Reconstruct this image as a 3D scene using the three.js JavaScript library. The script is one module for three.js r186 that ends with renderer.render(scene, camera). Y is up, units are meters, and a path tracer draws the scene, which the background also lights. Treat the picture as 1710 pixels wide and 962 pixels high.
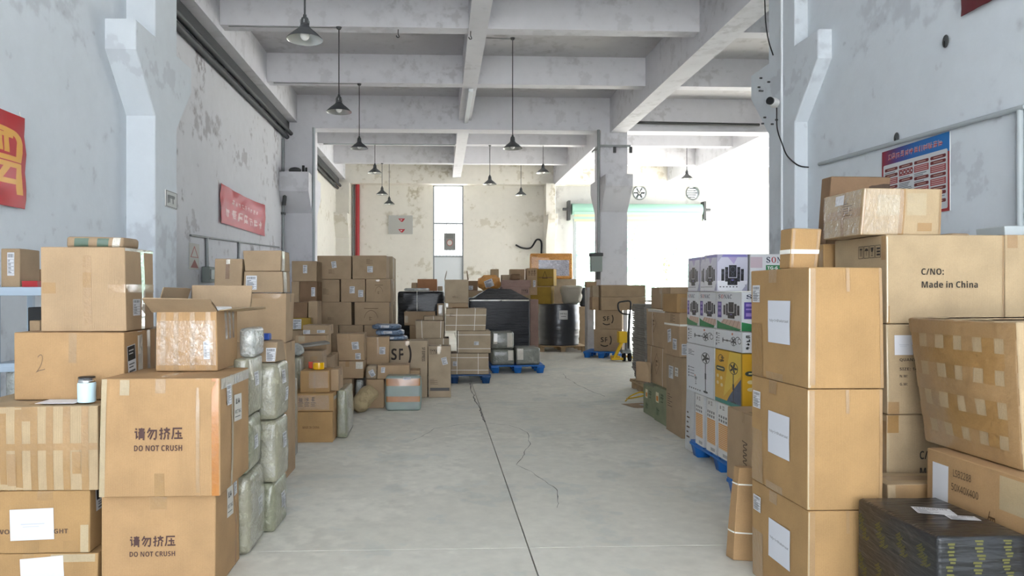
import * as THREE from 'three';
import { mergeGeometries } from 'three/addons/utils/BufferGeometryUtils.js';
import { RoundedBoxGeometry } from 'three/addons/geometries/RoundedBoxGeometry.js';
import { ImprovedNoise } from 'three/addons/math/ImprovedNoise.js';

// ---------------------------------------------------------------- camera, sky, sun, exposure
const scene = new THREE.Scene();
const EYE = 1.45, F = 1200, CX = 783, CY = 487, YAW = Math.atan(0.04);
const camera = new THREE.PerspectiveCamera(2 * Math.atan(481 / F) * 180 / Math.PI, 1710 / 962, 0.05, 200);
camera.position.set(0, EYE, 0);
camera.rotation.y = -YAW;
camera.setViewOffset(1710, 962, 855 - CX, 481 - CY, 1710, 962);

scene.background = new THREE.Color(0.87, 0.925, 1.0);               // hazy bright sky
scene.backgroundIntensity = 1.0;
const sun = new THREE.DirectionalLight(new THREE.Color(1, 0.96, 0.91), 6.5);
sun.name = 'sun';
sun.position.set(27, 26, -14.5); sun.target.position.set(6, 0, -16);
sun.castShadow = true; sun.shadow.radius = 4; sun.shadow.mapSize.set(2048, 2048);
Object.assign(sun.shadow.camera, { left: -24, right: 24, top: 24, bottom: -24, near: 1, far: 90 });
scene.add(sun, sun.target);

const renderer = new THREE.WebGLRenderer({ antialias: true });
renderer.toneMapping = THREE.LinearToneMapping;
renderer.toneMappingExposure = 8.7;
renderer.shadowMap.enabled = true;

// ---------------------------------------------------------------- where a point of the photograph lies at a given depth in the hall
const cs = Math.cos(YAW), sn = Math.sin(YAW);
const XP = (px, D) => { const r = (px - CX) / F; return D * (r * cs + sn) / (cs - r * sn); };
const YP = (px, py, D) => EYE - (py - CY) / F * (D * cs + XP(px, D) * sn);

// ---------------------------------------------------------------- names and entries
const used = {};
function numbered(n) { const k = used[n] = (used[n] ?? -1) + 1; return k ? n + '_' + String(k).padStart(3, '0') : n; }
function tag(o, label, category, group) { o.userData.label = label; o.userData.category = category; if (group) o.userData.group = group; return o; }
function mesh(name, geo, mat, parent) {
  const m = new THREE.Mesh(geo, mat); m.name = parent ? name : numbered(name);
  if (parent && parent.isObject3D) {
    const same = parent.children.filter((c) => c.name === name || c.name.startsWith(name + '_0')).length;
    if (same) m.name = name + '_' + String(same).padStart(3, '0');
  }
  m.castShadow = m.receiveShadow = true;
  (parent || scene).add(m); return m;
}
function thing(name, label, category, pos = [0, 0, 0], turn = 0, group) {
  const g = new THREE.Group(); g.name = numbered(name); g.position.set(...pos); g.rotation.y = turn; scene.add(g);
  return tag(g, label, category, group);
}
function struct(name, geo, mat) { const m = mesh(name, geo, mat); m.userData.kind = 'structure'; return m; }
function rng(seed) { let s = (seed * 2654435761 + 12345) >>> 0; return () => { s = (s + 0x6d2b79f5) >>> 0; let t = Math.imul(s ^ (s >>> 15), 1 | s); t = (t + Math.imul(t ^ (t >>> 7), 61 | t)) ^ t; return ((t ^ (t >>> 14)) >>> 0) / 4294967296; }; }
const PN = new ImprovedNoise(), noise3 = (x, y, z) => PN.noise(x, y, z);

// ---------------------------------------------------------------- textures: tiling noise, plaster, floor, kraft, crumpled film
function tileNoise(size, period, seed) {                            // one octave of value noise that tiles, 0..1
  const R = rng(seed), g = new Float32Array(period * period).map(() => R()), out = new Float32Array(size * size);
  for (let y = 0; y < size; y++) for (let x = 0; x < size; x++) {
    const u = x / size * period, v = y / size * period, i = Math.floor(u), j = Math.floor(v), a = u - i, b = v - j, sa = a * a * (3 - 2 * a), sb = b * b * (3 - 2 * b);
    const i1 = (i + 1) % period, j1 = (j + 1) % period;
    out[y * size + x] = (g[j * period + i] * (1 - sa) + g[j * period + i1] * sa) * (1 - sb) + (g[j1 * period + i] * (1 - sa) + g[j1 * period + i1] * sa) * sb;
  }
  return out;
}
function fbm(size, p0, oct, seed, gain = 0.55) {
  const o = new Float32Array(size * size); let a = 1, s = 0;
  for (let k = 0; k < oct; k++) { const n = tileNoise(size, Math.min(size, p0 << k), seed + k * 17); for (let i = 0; i < o.length; i++) o[i] += a * n[i]; s += a; a *= gain; }
  for (let i = 0; i < o.length; i++) o[i] /= s; return o;
}
const sm = (x, a, b) => { const t = Math.min(1, Math.max(0, (x - a) / (b - a))); return t * t * (3 - 2 * t); };
function dataTex(size, fn, srgb, metres) {
  const d = new Uint8Array(size * size * 4);
  for (let y = 0; y < size; y++) for (let x = 0; x < size; x++) { const c = fn(x, y, y * size + x), k = (y * size + x) * 4; for (let q = 0; q < 3; q++) d[k + q] = Math.max(0, Math.min(255, c[q] * 255)); d[k + 3] = 255; }
  const t = new THREE.DataTexture(d, size, size); t.wrapS = t.wrapT = THREE.RepeatWrapping; t.magFilter = THREE.LinearFilter; t.minFilter = THREE.LinearMipmapLinearFilter; t.generateMipmaps = true;
  if (srgb) t.colorSpace = THREE.SRGBColorSpace;
  t.repeat.set(1 / metres, 1 / metres); t.needsUpdate = true; return t;
}
const g1 = (v) => [v, v, v];
// plaster: scuffs and mould specks with their own ragged outlines, repeat 5 m
const S = 1024, pl1 = fbm(S, 6, 7, 11), pl2 = fbm(S, 9, 7, 47), pl3 = fbm(S, 40, 5, 83), pl4 = fbm(S, 4, 3, 19);
function plasterMap(stain, tone) {
  return dataTex(S, (x, y, i) => {
    const str = pl2[y * S + ((x * 0.45) | 0)], patch = sm(pl1[i] + (pl3[i] - 0.5) * 0.5 + (str - 0.5) * 0.4, 0.57, 0.80) * sm(pl3[i], 0.38, 0.66), speck = sm(pl2[i] * 0.5 + pl3[i] * 0.5, 0.61, 0.68);
    const v = 0.985 - 0.05 * Math.abs(pl1[i] - 0.5) - 0.03 * (pl3[i]) - stain * (0.20 * patch + 0.16 * speck), w = stain * (patch + speck);
    return [v + tone[0] * w, v + tone[1] * w, v + tone[2] * w];
  }, true, 5);
}
const plasterA = plasterMap(0.34, [0.01, 0.0, 0.01]), plasterB = plasterMap(0.75, [0.01, 0.0, 0.0]), plasterC = plasterMap(0.5, [0.03, 0.01, -0.04]), plasterD = plasterMap(0.25, [0.01, 0.005, 0.0]);
const plasterBump = dataTex(S, (x, y, i) => g1(0.5 + (pl1[i] - 0.5) * 0.7 + (pl3[i] - 0.5) * 0.25), false, 5);
const fl1 = fbm(S, 5, 7, 211), fl2 = fbm(S, 60, 4, 223), fl3 = fbm(S, 12, 6, 239);
const floorMap = dataTex(S, (x, y, i) => {
  const worn = sm(fl1[i] + (fl2[i] - 0.5) * 0.25, 0.53, 0.64), dark = sm(fl3[i] + (fl2[i] - 0.5) * 0.3, 0.6, 0.72), v = 0.93 + 0.03 * worn - 0.045 * dark + (fl2[i] - 0.5) * 0.09;
  return [v - 0.012 * dark, v, v - 0.015 + 0.01 * dark];
}, true, 4);
const floorBump = dataTex(S, (x, y, i) => g1(fl2[i] * 0.5 + fl3[i] * 0.5), false, 4);
const floorRough = dataTex(S, (x, y, i) => g1(0.55 + 0.35 * sm(fl1[i], 0.35, 0.65)), false, 4);
// kraft board: fibre and flutes, repeat 0.64 m
const K = 512, kf = fbm(K, 5, 6, 307), kh = tileNoise(K, 256, 331);
const kraftMap = dataTex(K, (x, y, i) => { const v = 0.95 + (kf[i] - 0.5) * 0.13 + (kh[i] - 0.5) * 0.05 + 0.012 * Math.sin(x / K * Math.PI * 2 * 80); return [v, v * 0.995, v * 0.985]; }, true, 0.64);
const kraftBump = dataTex(K, (x, y, i) => g1(0.5 + 0.22 * Math.sin(x / K * Math.PI * 2 * 80) + (kf[i] - 0.5) * 0.5), false, 0.64);
// crumpled film: sharp creases, repeat 0.5 m
const cr1 = fbm(K, 6, 5, 401, 0.6), cr2 = fbm(K, 9, 4, 433, 0.6), cr3 = fbm(K, 4, 2, 457);
const creaseBump = dataTex(K, (x, y, i) => g1(0.55 * (1 - Math.abs(cr1[i] - 0.5) * 4) + 0.45 * (1 - Math.abs(cr2[i] - 0.5) * 4)), false, 0.5);
const pullBump = dataTex(K, (x, y, i) => { const j = (y * K + ((x * 0.25) | 0) % K) | 0; return g1(0.7 * (1 - Math.abs(cr1[(y * 3 % K) * K + ((x * 0.5) | 0)] - 0.5) * 3.4) + 0.3 * cr2[j]); }, false, 0.9);
const weaveBump = dataTex(K, (x, y, i) => g1(0.5 + 0.2 * Math.sin(x / K * Math.PI * 128) * Math.sin(y / K * Math.PI * 128) + 0.5 * (1 - Math.abs(cr1[i] - 0.5) * 4)), false, 0.5);
const parcelMap = dataTex(K, (x, y, i) => { const v = 0.86 + (cr1[i] - 0.5) * 0.2 + (kf[i] - 0.5) * 0.12 + 0.10 * sm(cr2[i], 0.6, 0.66); return [v, v, v * 0.99]; }, true, 0.5);

// ---------------------------------------------------------------- materials
const std = (o) => new THREE.MeshStandardMaterial(o), phy = (o) => new THREE.MeshPhysicalMaterial(o), rgb = (r, g, b) => new THREE.Color().setRGB(r, g, b);
const M = {
  plasterCool: std({ color: 0xdfe6ec, map: plasterA, bumpMap: plasterBump, bumpScale: 0.012, roughness: 0.9 }),
  plasterGrey: std({ color: 0xe2e3e7, map: plasterB, bumpMap: plasterBump, bumpScale: 0.012, roughness: 0.92 }),
  plasterCream: std({ color: 0xebe7dd, map: plasterC, bumpMap: plasterBump, bumpScale: 0.010, roughness: 0.92 }),
  beam: std({ color: 0xe3e3e8, map: plasterD, bumpMap: plasterBump, bumpScale: 0.006, roughness: 0.9 }),
  slabCeil: std({ color: 0xd4d3d6, map: plasterD, bumpMap: plasterBump, bumpScale: 0.005, roughness: 0.95 }),
  endWhite: std({ color: 0xd2d2d0, map: plasterA, bumpMap: plasterBump, bumpScale: 0.006, roughness: 0.9 }),
  floor: std({ color: 0xe6e3da, map: floorMap, bumpMap: floorBump, bumpScale: 0.0015, roughnessMap: floorRough, roughness: 1 }),
  joint: std({ color: 0x55564f, roughness: 1 }),
  crack: std({ color: 0x6a6a63, roughness: 1 }),
  outdoor: std({ color: 0xc6c6c6, map: floorMap, roughness: 0.95 }),
  steel: std({ color: 0x8d9191, roughness: 0.45, metalness: 0.7 }),
  darkSteel: std({ color: 0x4d4f50, roughness: 0.6, metalness: 0.4 }),
  galv: std({ color: 0xb8bdc2, roughness: 0.4, metalness: 0.8 }),
  greyPaint: std({ color: 0xaeb6b9, roughness: 0.5 }),
  black: std({ color: 0x17181a, roughness: 0.5 }),
  white: std({ color: 0xe9e9e6, roughness: 0.5 }),
  whitePaint: std({ color: 0xdfe4e8, roughness: 0.6 }),
  redPaint: std({ color: 0xa3262b, roughness: 0.45 }),
  shadeOut: std({ color: 0x4f5254, roughness: 0.45, metalness: 0.35 }),
  shadeIn: std({ color: 0xd8dad8, roughness: 0.25, metalness: 0.6 }),
  bulb: phy({ color: 0xf4f4f0, roughness: 0.15, clearcoat: 1 }),
  glass: phy({ color: 0xffffff, roughness: 0.03, transmission: 1, thickness: 0, ior: 1.5 }),
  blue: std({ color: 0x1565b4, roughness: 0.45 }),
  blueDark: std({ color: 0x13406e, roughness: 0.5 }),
  wood: std({ color: 0xb49b78, map: kraftMap, roughness: 0.85 }),
  yellow: std({ color: 0xe0b414, roughness: 0.4 }),
  rubber: std({ color: 0x222222, roughness: 0.8 }),
  strap: std({ color: 0xe6e4da, roughness: 0.4 }),
  paper: null, ink: null,
  film: phy({ color: 0xffffff, roughness: 0.12, transmission: 0.93, thickness: 0, ior: 1.5, bumpMap: creaseBump, bumpScale: 0.010 }),
  blackFilm: phy({ color: 0x07090d, roughness: 0.4, clearcoat: 0.3, clearcoatRoughness: 0.15, bumpMap: pullBump, bumpScale: 0.03 }),
  navyFilm: phy({ color: 0x0b0e17, roughness: 0.5, clearcoat: 0.15, clearcoatRoughness: 0.25, bumpMap: pullBump, bumpScale: 0.012 }),
  drumFilm: phy({ color: 0x2c2f34, roughness: 0.35, clearcoat: 0.4, clearcoatRoughness: 0.2, bumpMap: pullBump, bumpScale: 0.004 }),
  red: phy({ color: 0xb3121f, roughness: 0.35, clearcoat: 0.5, clearcoatRoughness: 0.3 }),
};
const kraft = (c) => std({ color: new THREE.Color(c).multiplyScalar(0.61), map: kraftMap, bumpMap: kraftBump, bumpScale: 0.0006, roughness: 0.82 });
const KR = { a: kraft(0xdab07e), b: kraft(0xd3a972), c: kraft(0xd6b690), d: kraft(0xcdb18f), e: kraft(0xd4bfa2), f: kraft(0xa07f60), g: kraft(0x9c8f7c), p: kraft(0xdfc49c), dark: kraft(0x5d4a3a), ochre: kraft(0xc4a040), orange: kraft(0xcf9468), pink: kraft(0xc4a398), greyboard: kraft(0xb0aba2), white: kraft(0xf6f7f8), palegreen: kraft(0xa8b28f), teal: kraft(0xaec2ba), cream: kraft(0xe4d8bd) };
const tapeM = (c) => phy({ color: new THREE.Color(c).multiplyScalar(0.61), map: kraftMap, roughness: 0.35, clearcoat: 1, clearcoatRoughness: 0.12, bumpMap: creaseBump, bumpScale: 0.0014 });
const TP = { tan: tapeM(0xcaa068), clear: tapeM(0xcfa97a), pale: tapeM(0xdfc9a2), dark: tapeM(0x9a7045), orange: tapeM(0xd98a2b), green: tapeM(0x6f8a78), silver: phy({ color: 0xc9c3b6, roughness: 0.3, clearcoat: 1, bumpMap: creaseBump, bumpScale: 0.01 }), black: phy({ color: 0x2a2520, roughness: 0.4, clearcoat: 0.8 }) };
const parcelM = (c, b = 0.02) => phy({ color: new THREE.Color(c).multiplyScalar(0.8), map: parcelMap, roughness: 0.4, clearcoat: 0.9, clearcoatRoughness: 0.18, bumpMap: creaseBump, bumpScale: b });
const PC = { grey: parcelM(0xbdb9a2, 0.007), green: parcelM(0xaeaf95, 0.007), dgrey: parcelM(0x9c9e94, 0.007), pale: parcelM(0xccd0cc, 0.015), blue: parcelM(0x8ba4c4, 0.03), blackY: phy({ color: 0x101318, roughness: 0.45, clearcoat: 0.45, clearcoatRoughness: 0.1, bumpMap: pullBump, bumpScale: 0.008 }), sack: std({ color: 0xc9b58c, bumpMap: weaveBump, bumpScale: 0.02, roughness: 0.8 }), cream: std({ color: 0xe9e2d0, bumpMap: weaveBump, bumpScale: 0.03, roughness: 0.6 }), orange: phy({ color: 0xe8a452, roughness: 0.5, clearcoat: 0.4, bumpMap: creaseBump, bumpScale: 0.03 }) };
// ---------------------------------------------------------------- prints: labels, cartons' print, posters (flat print only)
const AT = {};
function atlas(size) {
  const cv = document.createElement('canvas'); cv.width = cv.height = size; const c = cv.getContext('2d'); let x = 4, y = 4, row = 0;
  return { cv, c, size, add(name, w, h, draw, clip = true) {
    if (x + w + 8 > size) { x = 4; y += row + 8; row = 0; }
    if (y + h > size) throw new Error('atlas full at ' + name);
    c.save(); c.translate(x, y); if (clip) { c.beginPath(); c.rect(0, 0, w, h); c.clip(); } draw(c, w, h); c.restore();
    AT[name] = { u0: x / size, u1: (x + w) / size, v0: 1 - (y + h) / size, v1: 1 - y / size, at: this }; row = Math.max(row, h); x += w + 8;
  }, tex() { const t = new THREE.CanvasTexture(cv); t.colorSpace = THREE.SRGBColorSpace; return t; } };
}
const inkA = atlas(2048), papA = atlas(2048);
const INK = '#4a3628', txt = (c, s, x, y, px, font = 'bold', fam = 'sans-serif') => { c.font = `${font} ${px}px ${fam}`; c.fillText(s, x, y); };
const fit = (c, s, x, y, w, px, font = 'bold', fam = 'sans-serif') => { c.font = `${font} ${px}px ${fam}`; const k = w / c.measureText(s).width; c.save(); c.translate(x, y); c.scale(k, 1); c.fillText(s, 0, 0); c.restore(); };
const GL = {                                                        // strokes of the four characters, on a 100 grid
  qing: '18,12 28,22|10,38 26,38 26,80 38,70|44,18 92,18|48,30 88,30|40,42 96,42|68,8 68,42|50,94 50,54 86,54 86,92 78,90|50,66 86,66|50,78 86,78',
  wu: '34,8 12,46|26,28 86,28 84,80 76,92 64,86|48,30 18,78|66,30 34,92',
  ji: '8,28 36,28|24,8 24,88 14,84|6,60 38,48|66,6 70,16|44,22 96,22|84,24 46,54|54,26 94,54|56,56 54,76 44,94|80,56 80,94',
  ya: '92,14 20,14 18,60 8,92|36,50 86,50|60,28 60,84|26,86 96,86|74,62 84,72',
};
function glyph(c, s, x, y, k, lw = 11) { c.lineWidth = lw * k; c.lineJoin = 'miter'; for (const st of s.split('|')) { c.beginPath(); st.split(' ').forEach((p, i) => { const [a, b] = p.split(',').map(Number); i ? c.lineTo(x + a * k, y + b * k) : c.moveTo(x + a * k, y + b * k); }); c.stroke(); } }
function scribble(c, x, y, k, seed, n = 7, lw = 8) { const R = rng(seed); c.lineWidth = lw * k; for (let i = 0; i < n; i++) { c.beginPath(); const a = R() * 80 + 5, b = R() * 80 + 8, v = R() < 0.5; c.moveTo(x + (v ? a : 5 + R() * 20) * k, y + (v ? 8 + R() * 15 : b) * k); c.lineTo(x + (v ? a + R() * 8 - 4 : 75 + R() * 20) * k, y + (v ? 75 + R() * 20 : b + R() * 6 - 3) * k); c.stroke(); } }
inkA.add('dnc', 420, 200, (c) => { c.fillStyle = c.strokeStyle = '#4b3532'; ['qing', 'wu', 'ji', 'ya'].forEach((g, i) => glyph(c, GL[g], 4 + i * 104, 4, 1.0, 12)); fit(c, 'DO NOT CRUSH', 6, 182, 408, 58); });
inkA.add('cno', 480, 200, (c) => { c.fillStyle = '#2e2a26'; fit(c, 'C/NO:', 4, 64, 190, 70); fit(c, 'Made in China', 4, 168, 470, 70); });
inkA.add('quant', 300, 300, (c) => { c.fillStyle = '#4a4038'; fit(c, 'QUANTITY', 4, 40, 190, 36); fit(c, 'SIZE: 14X', 4, 125, 170, 36); fit(c, 'N.W:', 4, 190, 66, 34); fit(c, 'G.W:', 4, 265, 66, 34); });
inkA.add('sf', 420, 380, (c) => { c.fillStyle = c.strokeStyle = '#2e2722'; fit(c, 'S', 30, 210, 120, 190); fit(c, 'F', 165, 210, 96, 190); c.fillRect(232, 130, 28, 24); c.lineWidth = 34; c.beginPath(); c.arc(190, 150, 200, -0.62, 0.72); c.stroke(); c.lineWidth = 30; c.beginPath(); c.ellipse(170, 180, 190, 150, 0, 0.95, 2.35); c.stroke(); });
inkA.add('sfx', 300, 60, (c) => { c.fillStyle = '#3a322b'; fit(c, 'SF EXPRESS', 2, 50, 294, 56); });
inkA.add('icons', 260, 110, (c) => { c.strokeStyle = c.fillStyle = '#3c332c'; c.lineWidth = 4; for (let i = 0; i < 4; i++) c.strokeRect(6 + i * 64, 6, 54, 96); for (const x of [26, 40]) { c.fillRect(x - 2, 26, 5, 60); c.beginPath(); c.moveTo(x - 9, 34); c.lineTo(x, 14); c.lineTo(x + 9, 34); c.fill(); } c.beginPath(); c.arc(97, 44, 20, Math.PI, 0); c.fill(); c.fillRect(95, 44, 4, 40); c.beginPath(); c.moveTo(144, 20); c.lineTo(178, 20); c.lineTo(170, 52); c.lineTo(164, 56); c.lineTo(164, 82); c.lineTo(174, 88); c.lineTo(148, 88); c.lineTo(158, 82); c.lineTo(158, 56); c.lineTo(151, 52); c.fill(); for (let k = 0; k < 3; k++) c.fillRect(212, 24 + k * 24, 36, 15); });
inkA.add('two', 120, 200, (c) => { c.strokeStyle = '#6d5a48'; c.lineWidth = 7; c.lineCap = 'round'; c.beginPath(); c.moveTo(30, 40); c.bezierCurveTo(60, 0, 100, 20, 80, 80); c.bezierCurveTo(70, 120, 40, 150, 15, 175); c.bezierCurveTo(50, 160, 90, 160, 112, 152); c.stroke(); });
inkA.add('light', 560, 60, (c) => { c.fillStyle = '#5a463a'; fit(c, 'TWO', 86, 50, 112, 50); fit(c, 'LIGHT', 424, 50, 134, 50); });
inkA.add('lsb', 300, 130, (c) => { c.fillStyle = '#5b4a34'; fit(c, 'LSB2288', 20, 50, 190, 44, 'normal'); fit(c, '50X40X400', 4, 112, 280, 44, 'normal'); });
inkA.add('hand', 200, 240, (c) => { c.strokeStyle = '#5a4024'; glyph(c, GL.wu, 60, 0, 0.9, 6); scribble(c, 40, 130, 1.1, 5, 8, 5); });
inkA.add('china', 320, 50, (c) => { c.fillStyle = '#7a5a3c'; fit(c, 'MADE IN CHINA', 4, 42, 310, 44); });
inkA.add('diamond', 200, 240, (c) => { c.strokeStyle = c.fillStyle = '#6d543c'; c.lineWidth = 6; c.beginPath(); c.moveTo(100, 10); c.lineTo(180, 110); c.lineTo(100, 210); c.lineTo(20, 110); c.closePath(); c.stroke(); scribble(c, 62, 70, 0.8, 9, 6, 8); });
inkA.add('arc', 300, 160, (c) => { c.strokeStyle = '#6f5940'; c.lineWidth = 5; c.beginPath(); c.arc(150, 150, 110, Math.PI * 1.08, Math.PI * 1.92); c.stroke(); c.fillStyle = '#6f5940'; c.fillRect(40, 16, 220, 7); scribble(c, 120, 100, 0.5, 51, 6, 9); });
inkA.add('marks', 280, 130, (c) => { c.strokeStyle = c.fillStyle = '#54412f'; for (let i = 0; i < 3; i++) { c.fillRect(10 + i * 92, 70, 74, 8); scribble(c, 14 + i * 92, 4, 0.66, 20 + i, 6, 9); c.fillRect(10 + i * 92, 90, 60, 6); c.fillRect(10 + i * 92, 106, 66, 6); } });
inkA.add('spec', 260, 200, (c) => { c.fillStyle = '#5e4c39'; for (let k = 0; k < 6; k++) c.fillRect(8, 10 + k * 30, 90 + ((k * 67) % 130), 9); });
inkA.add('tri', 120, 110, (c) => { c.strokeStyle = '#4a3a14'; c.lineWidth = 7; c.beginPath(); c.moveTo(60, 10); c.lineTo(110, 100); c.lineTo(10, 100); c.closePath(); c.stroke(); });
inkA.add('vert', 80, 320, (c) => { c.fillStyle = '#5b4a38'; c.strokeStyle = '#5b4a38'; c.lineWidth = 9; c.beginPath(); c.moveTo(10, 20); c.lineTo(66, 30); for (let k = 0; k < 6; k++) { c.bezierCurveTo(74, 50 + k * 46, 10, 40 + k * 46, 30, 70 + k * 44); c.lineTo(60, 76 + k * 44); } c.stroke(); });
inkA.add('greenprint', 260, 300, (c) => { c.fillStyle = '#d9cfae'; c.fillRect(20, 20, 80, 110); c.fillStyle = '#c9823a'; c.fillRect(34, 60, 52, 54); c.strokeStyle = '#3f4d33'; scribble(c, 130, 10, 1.1, 3, 8, 6); scribble(c, 20, 170, 1.1, 4, 8, 5); });
inkA.add('tri2', 120, 260, (c) => { c.fillStyle = '#5c5a2e'; const R = rng(3); for (let k = 0; k < 9; k++) { c.save(); c.translate(20 + R() * 40, 10 + k * 27); c.fillRect(0, 0, 60, 9); c.fillRect(10, 12, 44, 8); c.restore(); } });
// papers
papA.add('blank', 64, 64, (c, w, h) => { c.fillStyle = '#f1f2f6'; c.fillRect(-4, -4, w + 8, h + 8); }, false);
papA.add('sheet', 200, 300, (c, w, h) => { c.fillStyle = '#eef1fa'; c.fillRect(0, 0, w, h); c.fillStyle = '#6a6c74'; fit(c, 'Yoly+3+Bhakarsaat', 12, 150, 176, 26, 'normal'); });
papA.add('sheet2', 240, 180, (c, w, h) => { c.fillStyle = '#eff0f5'; c.fillRect(0, 0, w, h); c.fillStyle = '#d5d7df'; c.fillRect(60, 84, 130, 6); c.fillRect(70, 100, 90, 4); });
function ship(name, w, h, seed, big) {
  papA.add(name, w, h, (c) => {
    const R = rng(seed); c.fillStyle = '#eceef2'; c.fillRect(0, 0, w, h); c.fillStyle = '#4b4c52'; c.strokeStyle = '#7b7c82'; c.lineWidth = 1.5;
    for (let x = 10; x < w - 12;) { const b = 1 + R() * 3.4; c.fillRect(x, 10, b, h * 0.16); x += b + 1 + R() * 3.6; }
    for (let k = 0; k < 4; k++) { const y = h * (0.30 + 0.16 * k); c.strokeRect(6, y, w - 12, h * 0.14); for (let q = 0; q < 2; q++) c.fillRect(12, y + 4 + q * 9, (w - 30) * (0.3 + 0.6 * R()), 4); }
    if (big) { c.font = `bold ${h * 0.13}px sans-serif`; c.fillText(big, w * 0.4, h * 0.98); }
  });
}
ship('s1', 110, 150, 1); ship('s2', 110, 150, 2); ship('s3', 150, 110, 3); ship('s4', 90, 170, 4); ship('s5', 120, 120, 5);
papA.add('dark', 70, 130, (c, w, h) => { c.fillStyle = '#e4e4e4'; c.fillRect(0, 0, w, h); c.fillStyle = '#1c1c1e'; c.fillRect(4, 4, w - 8, h * 0.48); c.fillStyle = '#ddd'; c.fillRect(14, 20, 40, 5); c.fillRect(14, 34, 34, 5); c.fillStyle = '#555'; c.fillRect(10, h * 0.62, 46, 5); c.fillRect(10, h * 0.72, 36, 5); c.fillRect(10, h * 0.85, 50, 8); });
papA.add('recv', 130, 150, (c, w, h) => { c.fillStyle = '#e8e5dc'; c.fillRect(0, 0, w, h); c.strokeStyle = '#3a3a3a'; scribble(c, 24, 20, 0.38, 31, 8, 10); scribble(c, 62, 20, 0.38, 32, 8, 10); c.fillStyle = '#444'; fit(c, 'HOCT 104-2', 12, 108, 106, 28); c.fillRect(14, 124, 90, 4); });
function speakers(c, x, y, k, col = '#17181d') {
  c.fillStyle = col; for (const [a, b, w, h] of [[0, 20, 16, 60], [20, 10, 16, 74], [84, 10, 16, 74], [104, 20, 16, 60], [40, 0, 40, 62], [34, 66, 52, 36]]) c.fillRect(x + a * k, y + b * k, w * k, h * k);
  c.strokeStyle = '#5a5c70'; c.lineWidth = 2 * k; for (const [a, b, r] of [[60, 22, 13], [60, 84, 13], [60, 46, 7], [28, 30, 5], [28, 52, 5], [28, 72, 5], [92, 30, 5], [92, 52, 5], [92, 72, 5], [8, 40, 5], [112, 40, 5]]) { c.beginPath(); c.arc(x + a * k, y + b * k, r * k, 0, 7); c.stroke(); }
  c.fillStyle = '#7b6cc9'; c.fillRect(x + 54 * k, y + 74 * k, 12 * k, 6 * k);
}
papA.add('subwoofer', 260, 300, (c, w, h) => { c.fillStyle = '#d4d2e2'; c.fillRect(0, 0, w, h); c.fillStyle = '#8d86c8'; c.fillRect(0, 0, w, 22); c.fillStyle = '#b9a9d4'; c.beginPath(); c.moveTo(90, 22); c.lineTo(170, 22); c.lineTo(140, 80); c.closePath(); c.fill(); c.fillStyle = '#eeeef4'; c.fillRect(0, 215, w, 85); speakers(c, 34, 88, 1.6); c.fillStyle = '#55565e'; for (let i = 0; i < 6; i++) c.fillRect(20 + i * 28, 262, 14, 8); c.strokeStyle = '#333'; c.lineWidth = 4; c.beginPath(); c.arc(236, 262, 12, -1.4, 1.4); c.stroke(); });
papA.add('sonac', 230, 300, (c, w, h) => { c.fillStyle = '#e6e8ec'; c.fillRect(0, 0, w, h); c.fillStyle = '#222b4a'; fit(c, 'S', 14, 52, 24, 46, 'bold', 'serif'); c.fillStyle = '#b3262c'; fit(c, 'O', 40, 52, 28, 46, 'bold', 'serif'); c.fillStyle = '#222b4a'; fit(c, 'NAC', 70, 52, 80, 46, 'bold', 'serif'); c.fillStyle = '#5b4aa0'; c.fillRect(8, 78, 42, 128); c.fillStyle = '#a88fd6'; c.fillRect(14, 90, 30, 20); c.fillRect(14, 126, 30, 12); c.fillRect(14, 160, 30, 26); speakers(c, 70, 80, 1.25); c.fillStyle = '#d8b9a6'; c.beginPath(); c.moveTo(0, 292); c.lineTo(70, 216); c.lineTo(w, 226); c.lineTo(w, 300); c.fill(); c.strokeStyle = '#8f7364'; c.lineWidth = 3; for (let k = 0; k < 5; k++) { c.beginPath(); c.moveTo(20 + k * 42, 292); c.lineTo(80 + k * 34, 220); c.stroke(); } c.fillStyle = '#2f8a55'; c.beginPath(); c.moveTo(0, 230); c.lineTo(46, 250); c.lineTo(w, 286); c.lineTo(w, 300); c.lineTo(0, 300); c.fill(); });
papA.add('sonhead', 300, 130, (c, w, h) => { c.fillStyle = '#e9eaec'; c.fillRect(0, 0, w, h); c.fillStyle = '#d9c3cc'; c.fillRect(0, 20, 90, 80); c.fillStyle = '#1d2440'; fit(c, 'S', 118, 62, 34, 58, 'bold', 'serif'); c.fillStyle = '#b3262c'; fit(c, 'O', 156, 62, 40, 58, 'bold', 'serif'); c.fillStyle = '#1d2440'; fit(c, 'NAC', 200, 62, 96, 58, 'bold', 'serif'); c.fillStyle = '#2d8a4e'; c.fillRect(116, 80, 180, 40); c.fillStyle = '#fff'; fit(c, 'TG-6', 126, 112, 80, 32); });
function fan(c, x, y, r, len, col = '#24272b') { c.strokeStyle = c.fillStyle = col; c.lineWidth = r * 0.12; c.beginPath(); c.arc(x, y, r, 0, 7); c.stroke(); for (let k = 0; k < 5; k++) { c.beginPath(); c.ellipse(x + Math.cos(k * 1.257) * r * 0.5, y + Math.sin(k * 1.257) * r * 0.5, r * 0.42, r * 0.2, k * 1.257, 0, 7); c.fill(); } c.beginPath(); c.arc(x, y, r * 0.22, 0, 7); c.fill(); c.fillRect(x - r * 0.1, y + r, r * 0.2, len); c.fillRect(x - r * 0.2, y + r + len * 0.35, r * 0.4, len * 0.2); c.beginPath(); c.ellipse(x, y + r + len, r * 0.62, r * 0.22, 0, 0, 7); c.fill(); }
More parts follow.
